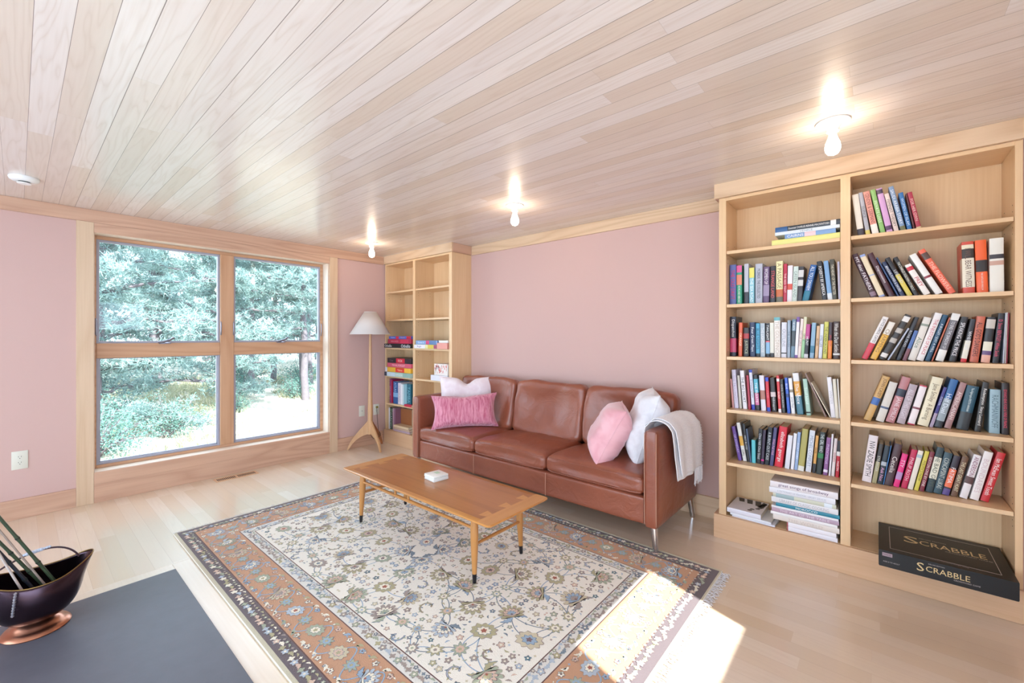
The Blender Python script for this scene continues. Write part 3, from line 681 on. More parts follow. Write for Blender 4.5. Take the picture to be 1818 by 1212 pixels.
obj('printed_mark',(lambda b:(bx(b,-.03,.012,-.004,.028,.0086,.0091),b)[1])(bmesh.new()),mat('c4dcc4',.5,name='pale_green_print'),o)
# ---------------------------------------------------------------- leather sofa
def sofa():
    x0,x1,y0,y1=1.288,3.700,2.490,3.250; cx=(x0+x1)/2
    t=thing('leather_sofa','three seat cognac leather sofa on round steel legs against the pink wall','sofa',(cx,y0,0))
    def o(name,bm,m,p=t,smooth=True,off=(0,0,0),rot=None,sharp=60):
        if rot: bmesh.ops.rotate(bm,matrix=Matrix.Rotation(rot[0],3,rot[1]),verts=bm.verts)
        bmesh.ops.translate(bm,vec=(off[0]-cx,off[1]-y0,off[2]),verts=bm.verts); return obj(name,bm,m,p,smooth,sharp)
    aw=.085
    for s,(a,b) in ((-1,(x0,x0+aw)),(1,(x1-aw,x1))):
        ar=o('armrest',soft(b-a,y1-y0,.592,.022,16,(.012 if s>0 else .004,0,.0)),M['leather'],off=((a+b)/2,(y0+y1)/2,.446))
        # stitched seams: down the front edges and one across the outer side
        xs=b-.006 if s>0 else a+.006; xi=a+.006 if s>0 else b-.006
        bm=bmesh.new()
        for X in (xs,xi): tube(bm,[(X,y0+.003,.17),(X,y0+.0005,.30),(X,y0+.0005,.60),(X,y0+.003,.728)],.0022,6)
        X=(b+.0105) if s>0 else (a-.0105); tube(bm,[(X-.010*s,2.93,.17),(X-.003*s,2.93,.28),(X,2.93,.45),(X-.003*s,2.93,.60),(X-.010*s,2.93,.72)],.0022,6)
        o('arm_seam',bm,M['seam'],ar)
    o('seat_base',soft(x1-x0-2*aw-.004,.66,.175,.02,14,(0,-.006,0)),M['leather'],off=(cx,2.834,.242))
    w=(x1-x0-2*aw-.006)/3; xa=x0+aw+.003
    bm=bmesh.new()
    for k in (1,2): tube(bm,[(xa+w*k+.006,2.4975,.16),(xa+w*k+.006,2.4945,.24),(xa+w*k+.006,2.4975,.325)],.0022,6)
    o('base_seam',bm,M['seam'])
    o('back_frame',soft(x1-x0-2*aw-.004,.10,.56,.03,10),M['leather'],off=(cx,3.198,.45))
    for k in range(3):
        xc=xa+w*(k+.5)
        c=o('seat_cushion',soft(w-.004,.56,.112,.038,24,(0,-.022,.034),.009,k*5,6),M['leather'],off=(xc,2.772,.392))
        ww=w/2-.010
        bm=bmesh.new()
        for z in (.437,.350):
            yb=-.002 if z>.4 else .0
            tube(bm,[(xc-ww+.012,2.505,z)]+[(xc-ww+2*ww*i/10,2.4905+yb-.016*(1-(2*i/10-1)**2)*.62,z+(.008 if z>.4 else 0)*(1-(2*i/10-1)**2)) for i in range(1,10)]+[(xc+ww-.012,2.505,z)],.003,6)
        o('seat_welt',bm,M['leather'],c)
        hb=.47; bm=soft(w-.002,.150,hb,.055,26,(0,-.055,.016),.013,k*7+3,6)
        c=o('back_cushion',bm,M['leather'],rot=(R(-11),'X'),off=(xc,3.075,.432+hb/2))
    for lx,ly,z0 in ((3.655,2.545,.0135),(3.655,3.195,.0006),(1.33,2.545,.0135 if 0 else .0006),(1.33,3.195,.0006)):
        sx=.022 if lx>2.5 else -.022
        o('leg',tube(bmesh.new(),[(lx+sx,ly-.018 if ly<3 else ly+.012,z0),(lx+sx*.2,ly-.004,.158)],[.0165,.0225],24),M['chrome'])
sofa()
def cushion(name,label,loc,xdir,zdir,w,h,t,m,chop=0,seed=0,group=None,pinch=.09,edge=None,ruck=.006,crease=0):
    """xdir runs along the lower edge, zdir up the cushion"""
    X=Vector(xdir).normalized(); Z=Vector(zdir); Z=(Z-X*Z.dot(X)).normalized(); Y=Z.cross(X)
    r=bpy.data.objects.new(name,None); C.objects.link(r); r['label']=label; r['category']='cushion'
    if group: r['group']=group
    mw=Matrix((X,Y,Z)).transposed().to_4x4(); mw.translation=Vector(loc)+Z*(h/2); r.matrix_world=mw
    obj('cushion_cover',pillow(w,h,t,40,pinch,ruck,seed,chop,crease),m,r,True,75)
    obj('piping',rim(w,h,pinch,.0028,22,chop),edge or m,r,True,80)
    return r
cushion('throw_pillow','long rose pink crushed velvet pillow at the left end of the sofa',(1.800,2.705,.468),(.70,.71,.04),(-.22,.2,.93),.62,.315,.14,M['pinkvel'],chop=.012,seed=2,crease=.003,pinch=.12)
cushion('throw_pillow','square blush white pillow behind the long rose velvet one',(1.617,2.893,.462),(.78,.62,0),(-.10,.10,.98),.56,.46,.13,M['blush'],chop=.06,seed=5,pinch=.10)
cushion('throw_pillow','pale pink velvet pillow leaning by the right armrest of the sofa',(3.165,2.70,.455),(.50,-.86,-.02),(.46,.14,.86),.42,.42,.23,M['pinkplain'],seed=8,ruck=.006,pinch=.07,crease=.007)
cushion('throw_pillow','tall white pillow propped between the pale pink one and the throw',(3.385,2.85,.455),(.48,-.87,-.02),(.30,.08,.94),.42,.50,.22,M['whitefab'],chop=.05,seed=11,ruck=.008,pinch=.08,crease=.006)

# ---------------------------------------------------------------- throw over the right arm
def throw():
    t=thing('throw_blanket','white fringed wool throw draped over the right arm of the sofa','throw blanket',(3.66,2.85,.75))
    def path(s):       # s: 0 inside the arm .. 1 outer hem  -> (x,z)
        P_=[(3.585,.60),(3.588,.70),(3.600,.755),(3.640,.775),(3.690,.768),(3.724,.735),(3.732,.66),(3.736,.56),(3.742,.47),(3.746,.405)]
        f=s*(len(P_)-1); i=min(int(f),len(P_)-2); u=f-i; q=lambda k:Vector(P_[max(0,min(len(P_)-1,k))])
        a,b,c,d=q(i-1),q(i),q(i+1),q(i+2)
        return .5*((2*b)+(c-a)*u+(2*a-5*b+4*c-d)*u*u+(3*b-a-3*c+d)*u**3)
    def sheet(off,ya,yb,smax,seed,hem):
        bm=bmesh.new(); NS,NY=44,44; g=[]
        for i in range(NS+1):
            s=i/NS*smax; p=path(s); row=[]
            p2=path(min(1,s+.01)); p1=path(max(0,s-.01)); tn=(p2-p1).normalized(); nn=Vector((-tn.y,tn.x))*-1
            if nn.y<0 and s<.6 and abs(nn.y)>.3: nn=-nn
            if s>=.55: nn=Vector((1,0)) if abs(tn.x)<.5 else nn
            if s<.2: nn=Vector((-1,.15)).normalized()
            elif s<.55: nn=Vector((.25,1)).normalized()
            for j in range(NY+1):
                v=j/NY; y=ya(s)+(yb(s)-ya(s))*v
                w=.0045*math.sin(v*15+s*3+seed)*min(1,max(0,(s-.35)*3))+.006*math.sin(v*5.5+seed*2+s*2)*min(1,max(0,(s-.3)*2))
                k=mnoise.noise(Vector((y*5,s*4,seed)))*.006
                hz=-hem*v*(1 if s>.9*smax else 0)*0
                d=off+w+.008+k
                row.append(bm.verts.new((p.x+nn.x*d-3.66,y-2.85,p.y+nn.y*d*.9-.75+hz)))
            g.append(row)
        for i in range(NS):
            for j in range(NY): bm.faces.new((g[i][j],g[i+1][j],g[i+1][j+1],g[i][j+1]))
        bmesh.ops.recalc_face_normals(bm,faces=bm.faces)
        return bm,g
    L=[]
    for nm,off,ya,yb,sm,sd in (('throw_fold',.004,lambda s:2.588+.03*s+.15*max(0,s-.45)**1.0,lambda s:2.99+.02*s,1.0,1),
                            ('throw_cloth',.017,lambda s:2.620+.02*s+.19*max(0,s-.45),lambda s:2.90+.22*min(1,s*1.5)-.02*s,.955,4)):
        bm,g=sheet(off,ya,yb,sm,sd,.0)
        co=[r[-1].co.copy() for r in g]; he=[v.co.copy() for v in g[-1]]
        o=obj(nm,bm,M['throw'],t,True,80); m=o.modifiers.new('thick','SOLIDIFY'); m.thickness=.005; m.offset=0
        L.append((co,he))
    # hem roll of the folded front edge and the fringes
    q=random.Random(3); fb=bmesh.new()
    co,he=L[1]
    for c in co[8:]:
        for k in range(2):
            a=c+Vector((0,q.uniform(0,.004),q.uniform(-.004,.004))); l=q.uniform(.010,.02)
            tube(fb,[a,a+Vector((.003,l*.6,-.004)),a+Vector((.001,l,-l*.7))],.0016,4)
    for v in he[26:]:
        for k in range(2):
            l=q.uniform(.07,.12); a=v+Vector((q.uniform(-.003,.004),q.uniform(-.004,.004),.004)); d=q.uniform(-.006,.006)
            tube(fb,[a,a+Vector((.002,d*.5,-l*.5)),a+Vector((0,d,-l))],.0022,4)
    f=obj('fringe',fb,M['throw'],t,True); f['kind']='stuff'
throw()

# ---------------------------------------------------------------- floor lamp
def floor_lamp():
    t=thing('floor_lamp','wooden floor lamp with three curved legs and a white cone shade','floor lamp',(.179,2.705,0))
    obj('lamp_pole',tube(bmesh.new(),[(0,0,z) for z in (.17,.30,.42,.55,.75,1.0,1.25,1.40)],[.0255,.0275,.0285,.026,.021,.0175,.015,.013],10),M['lampw'],t,True,30)
    feet=[(-.139,-.214),(.243,-.013),(-.100,.222)]
    for i,(fx,fy) in enumerate(feet):
        r=math.hypot(fx,fy); d=Vector((fx/r,fy/r,0)); n=Vector((-d.y,d.x,0)); w=.010
        up=bez((.022,0,.335),(.10,0,.235),(.205,0,.16),(r+.004,0,.0008),16); lo=bez((.022,0,.172),(.085,0,.165),(.180,0,.12),(r-.016,0,.0008),16)
        bm=bmesh.new(); rows=[]
        for a,b in zip(up,lo):
            rows.append([bm.verts.new(d*a.x+n*w+Vector((0,0,a.z))),bm.verts.new(d*a.x-n*w+Vector((0,0,a.z))),bm.verts.new(d*b.x-n*w+Vector((0,0,b.z))),bm.verts.new(d*b.x+n*w+Vector((0,0,b.z)))])
        for p,q in zip(rows,rows[1:]):
            for k in range(4): bm.faces.new((p[k],p[(k+1)%4],q[(k+1)%4],q[k]))
        bm.faces.new(rows[0]); bm.faces.new(rows[-1][::-1]); bmesh.ops.recalc_face_normals(bm,faces=bm.faces)
        bmesh.ops.bevel(bm,geom=[e for e in bm.edges if e.calc_face_angle(0)>1],offset=.002,segments=2,affect='EDGES')
        lg=obj('leg',bm,M['lampd'] if i==2 else M['lampw'],t,True,40)
    sh=bmesh.new(); lathe(sh,[(.228,1.343),(.069,1.603)],64,cap=False)
    s=obj('lamp_shade',sh,M['shade'],t,True); m=s.modifiers.new('thick','SOLIDIFY'); m.thickness=.0015
    for r,z in ((.2285,1.343),(.0695,1.603)):
        rb=tube(bmesh.new(),[(r*math.cos(k/48*2*math.pi),r*math.sin(k/48*2*math.pi),z) for k in range(49)],.002,6,cap=False)
        obj('shade_rim',rb,mat('f4f0ee',.7,name='shade_binding'),s,True)
    obj('lamp_socket',lathe(bmesh.new(),[(.010,1.40),(.017,1.42),(.017,1.46),(.012,1.47)],20),M['brass'],t,True)
    obj('light_bulb',lathe(bmesh.new(),[(.012,1.468),(.02,1.49),(.029,1.52),(.024,1.545),(.004,1.556)],20),mat('f4f2ee',.3,name='unlit_frosted_bulb'),t,True)
    bm=bmesh.new()
    for a in range(3): tube(bm,[(0,0,1.585),(.069*math.cos(a*2.094),.069*math.sin(a*2.094),1.60)],.0018,6)
    tube(bm,[(0,0,1.548),(0,0,1.592)],.003,8); obj('shade_spider',bm,M['brass'],t,True)
    cord=bez((-.170,.188,.445),(-.155,.19,.30),(-.160,.20,.20),(-.12,.19,.13),12)
    for k in range(44):
        a=k*.62; cord.append(Vector((-.095+.028*math.cos(a)+k*.0005,.150+.018*math.sin(a*1.3),.13+.035*math.sin(a)+.002*math.sin(k))))
    cord+=bez(cord[-1],(-.05,.10,.05),(-.03,.04,.10),(-.012,.01,.175),8)[1:]
    c=obj('power_cord',tube(bmesh.new(),cord,.0028,6),mat('3a2a20',.5,name='brown_cord'),t,True)
    obj('plug',BX(-.1725,-.150,.176,.200,.435,.459,bev=.004),mat('8a7c34',.4,name='olive_plug'),c,True)
floor_lamp()

# ---------------------------------------------------------------- coal scuttle with canes
def scuttle():
    cx,cy,zf=1.842,.058,.0085
    t=thing('coal_scuttle','tarnished copper coal scuttle on the slate hearth','coal scuttle',(cx,cy,zf))
    obj('pedestal_foot',lathe(bmesh.new(),[(.108,.0),(.110,.004),(.104,.012),(.092,.020),(.080,.024),(.076,.032),(.060,.040),(.052,.050),(.056,.060)],48),mat('b07a62',.3,1,var=.3,bscale=7,name='bright_worn_copper'),t,True,60)
    bm=bmesh.new(); NA,NT=64,26
    def rimz(a):
        s=math.sin(a); return .228+(.052*max(0,s)**3+.05*max(0,-s)**2.0)
    def pt(a,u,k=1.0):
        s,c=math.sin(a),math.cos(a); z0=.048; zr=rimz(a)
        th=u*math.pi*.5; prof=math.sin(th)**.50*(1-.05*u**3)
        if u>.72: prof+=0
        rx=.140*prof*k; ry=.160*prof*k
        fl=max(0,(u-.70)/.30)**1.6
        ry+=fl*(.030*max(0,s)**5+.02*max(0,-s)**3)
        rx*=1-.10*fl*abs(c)
        return Vector((rx*c,ry*s,z0+(zr-z0)*(1-math.cos(th))**.92))
    g=[[bm.verts.new(pt(2*math.pi*i/NA,max(.04,j/NT))) for i in range(NA)] for j in range(NT+1)]
    for j in range(NT):
        for i in range(NA): bm.faces.new((g[j][i],g[j][(i+1)%NA],g[j+1][(i+1)%NA],g[j+1][i]))
    bm.faces.new(g[0][::-1])
    b=obj('scuttle_bowl',bm,M['copper'],t,True,70); m=b.modifiers.new('thick','SOLIDIFY'); m.thickness=.0022; m.offset=1
    obj('rolled_rim',tube(bmesh.new(),[pt(2*math.pi*i/NA,1) for i in range(NA+1)],.0026,8,cap=False),M['brass'],t,True)
    # bail handle over the bowl, fixed near the spout and at the far left
    hp=bez((-.02,.135,.262),(-.04,.095,.352),(-.05,-.02,.352),(-.04,-.14,.265),22)
    h=obj('bail_handle',tube(bmesh.new(),hp,.0058,10,flat=.6),mat('4a3c44',.3,1,name='dark_handle_metal'),t,True)
    bm=bmesh.new()
    for k in range(11):
        c=hp[10].lerp(hp[16],k/10)+Vector((0,0,.006)); rr=.0085 if 2<k<9 else .006
        lathe(bm,[(.001,c.z-rr),(rr*.8,c.z-rr*.6),(rr,c.z),(rr*.8,c.z+rr*.6),(.001,c.z+rr)],10,c.x,c.y)
    obj('porcelain_grip',bm,mat('c4ccdc',.25,name='blue_white_porcelain'),h,True)
    bm=bmesh.new()
    for k in range(9):
        z=.232-.011*k; lathe(bm,[(.001,z-.006),(.0052,z-.003),(.0052,z+.003),(.001,z+.006)],8,.136,-.062-.001*k)
    obj('beaded_ring',bm,mat('c8c8d0',.3,1,name='beaded_chain_metal'),t,True)
    # canes standing in it
    base=Vector((cx,cy,zf)); G='canes standing in the scuttle'
    def cane(lab,a,b,r,mt,nodes):
        a=Vector(a); b=Vector(b); o=bpy.data.objects.new('cane',None); C.objects.link(o); o.location=base+a; tag(o,lab,'cane',G)
        d=b-a; pts=[];rad=[]
        for k in range(41):
            s=k/40; pts.append(d*s); nd=nodes and (k%7==3); rad.append(r*(1.25 if nd else 1)*(1-.25*s))
        obj('cane_stem',tube(bmesh.new(),pts,rad,10),mt,o,True)
        if nodes:
            for k in range(3,40,7):
                c=d*(k/40); dd=d.normalized()*.003
                obj('cane_node',tube(bmesh.new(),[c-dd,c+dd],r*1.35*(1-.25*k/40),10),mat('20241c',.6,name='dark_cane_node'),o,True)
    gb=mat('3c4a34',.35,var=.5,bscale=30,name='green_black_bamboo'); bl=mat('24262e',.35,var=.3,bscale=30,name='blue_black_bamboo'); tw=mat('a08c80',.7,var=.2,bscale=30,name='bare_brown_stick')
    cane('thick green bamboo cane, rightmost in the scuttle',(.008,.090,.112),(.008,-.254,.842),.0068,gb,1)
    cane('thin bare brown stick just left of the rightmost cane',(.012,.058,.112),(.012,-.226,.742),.0042,tw,0)
    cane('green black bamboo cane left of the bare brown stick',(-.010,.055,.112),(-.010,-.251,.692),.0068,gb,1)
    cane('blue black cane crossing low at the left',(.014,.030,.100),(.014,-.231,.642),.0068,bl,1)
    cane('pale peeled stick nearest the left rim',(.045,-.008,.10),(.040,-.178,.592),.0048,mat('c0b0a8',.7,var=.15,name='pale_peeled_stick'),0)
scuttle()
# ---------------------------------------------------------------- books
def M2(c,r=.45): return mat(c,r,coat=.15,name='book_colour_'+c)
def book_parts(root,H,T,D,col,bands,title,tc,hard=False,flat=False):
    b=.0022 if hard else .0009; bl=min(.0035,T*.09) if T>.014 else .0004; n=6
    out=[(T,D)]+[(T,bl+.001)]+[(T/2+T/2*math.cos(a*math.pi/n),(bl)*(1-math.sin(a*math.pi/n))) for a in range(n+1)]+[(0,bl+.001),(0,D)]
    inn=[(b,D),(b,bl+b),(T-b,bl+b),(T-b,D)]
    bm=bmesh.new(); P_=out+inn; lo=[bm.verts.new((x,y,0)) for x,y in P_]; hi=[bm.verts.new((x,y,H)) for x,y in P_]; N=len(P_)
    for i in range(N): bm.faces.new((lo[i],lo[(i+1)%N],hi[(i+1)%N],hi[i]))
    for L_ in (lo,hi): bm.faces.new(L_)
    bmesh.ops.triangulate(bm,faces=[f for f in bm.faces if len(f.verts)>4]); bmesh.ops.recalc_face_normals(bm,faces=bm.faces)
    cv=obj('cover',bm,M2(col),root,True,35)
    obj('pages',BX(b+.0002,T-b-.0002,bl+b+.0003,D-.003,.0022,H-.003),M['pages'],root)
    if bands:
        for s in bands.split(';'):
            f0,f1,c=s.split(','); z1=H*(1-float(f0)); z0=H*(1-float(f1)); m=.0004
            k=.012 if (z1-z0)<H*.45 else 0
            pts=[(T+m,D*.4),(T+m,bl+.001)]+[(T/2+(T/2+m)*math.cos(a*math.pi/n),bl*(1-math.sin(a*math.pi/n))-m) for a in range(n+1)]+[(-m,bl+.001),(-m,D*.4)]
            if (float(f1)-float(f0))<.34: pts=pts[2:-2]
            bm=bmesh.new(); A=[bm.verts.new((x,y,max(0,z0))) for x,y in pts]; B=[bm.verts.new((x,y,min(H,z1))) for x,y in pts]
            for i in range(len(pts)-1): bm.faces.new((A[i],A[i+1],B[i+1],B[i]))
            bmesh.ops.recalc_face_normals(bm,faces=bm.faces)
            for f in bm.faces: f.normal_update()
            bb=obj('spine_panel',bm,M2(c),cv,True,35)
    if title:
        L=H*.74; zc=H*.5
        if bands and not any(float(s.split(',')[1])-float(s.split(',')[0])>.4 for s in bands.split(';')):
            # print the title in the longest clear stretch of the spine
            ed=sorted([(float(s.split(',')[0]),float(s.split(',')[1])) for s in bands.split(';')]); cur=.03; best=(0,0,0)
            for a_,b_ in ed+[(.97,1)]:
                if a_-cur>best[0]: best=(a_-cur,cur,a_)
                cur=max(cur,b_)
            if best[0]>.2: L=H*(best[0]-.04); zc=H*(1-(best[1]+best[2])/2)
        lettering(title,(T/2,-.0009,zc),(0,0,-1),(1,0,0),L,T*.60,mat(tc,.5,name='print_'+tc),cv,maxasp=1.5)
def standing(x,Y,z,a,H,T,D,col,desc,bands,title,tc,label,group,hard=False):
    r=bpy.data.objects.new('book',None); C.objects.link(r); r.empty_display_size=.02
    r.location=(x,Y,z+(T*math.sin(a) if a>=0 else 0)+.0004); r.rotation_euler=(0,a,0)
    tag(r,label,'book',group); book_parts(r,H,T,D,col,bands,title,tc,hard); return r
def lying(x0,x1,Y,z,T,D,col,bands,title,tc,label,group,rz=0,hard=True):
    H=x1-x0; r=bpy.data.objects.new('book',None); C.objects.link(r); r.empty_display_size=.02
    r.matrix_world=Matrix.Translation((x0,Y,z+.0003))@Matrix.Rotation(rz,4,'Z')@Matrix.Translation((H,0,0))@Matrix.Rotation(-math.pi/2,4,'Y')
    tag(r,label,'book',group); book_parts(r,H,T-.0004,D,col,bands,title,tc,hard); return r
SH={'L1':'top shelf','L2':'second shelf','L3':'third shelf','L4':'fourth shelf','L5':'fifth shelf','R1':'top shelf','R2':'second shelf','R3':'third shelf','R4':'fourth shelf','R5':'fifth shelf'}
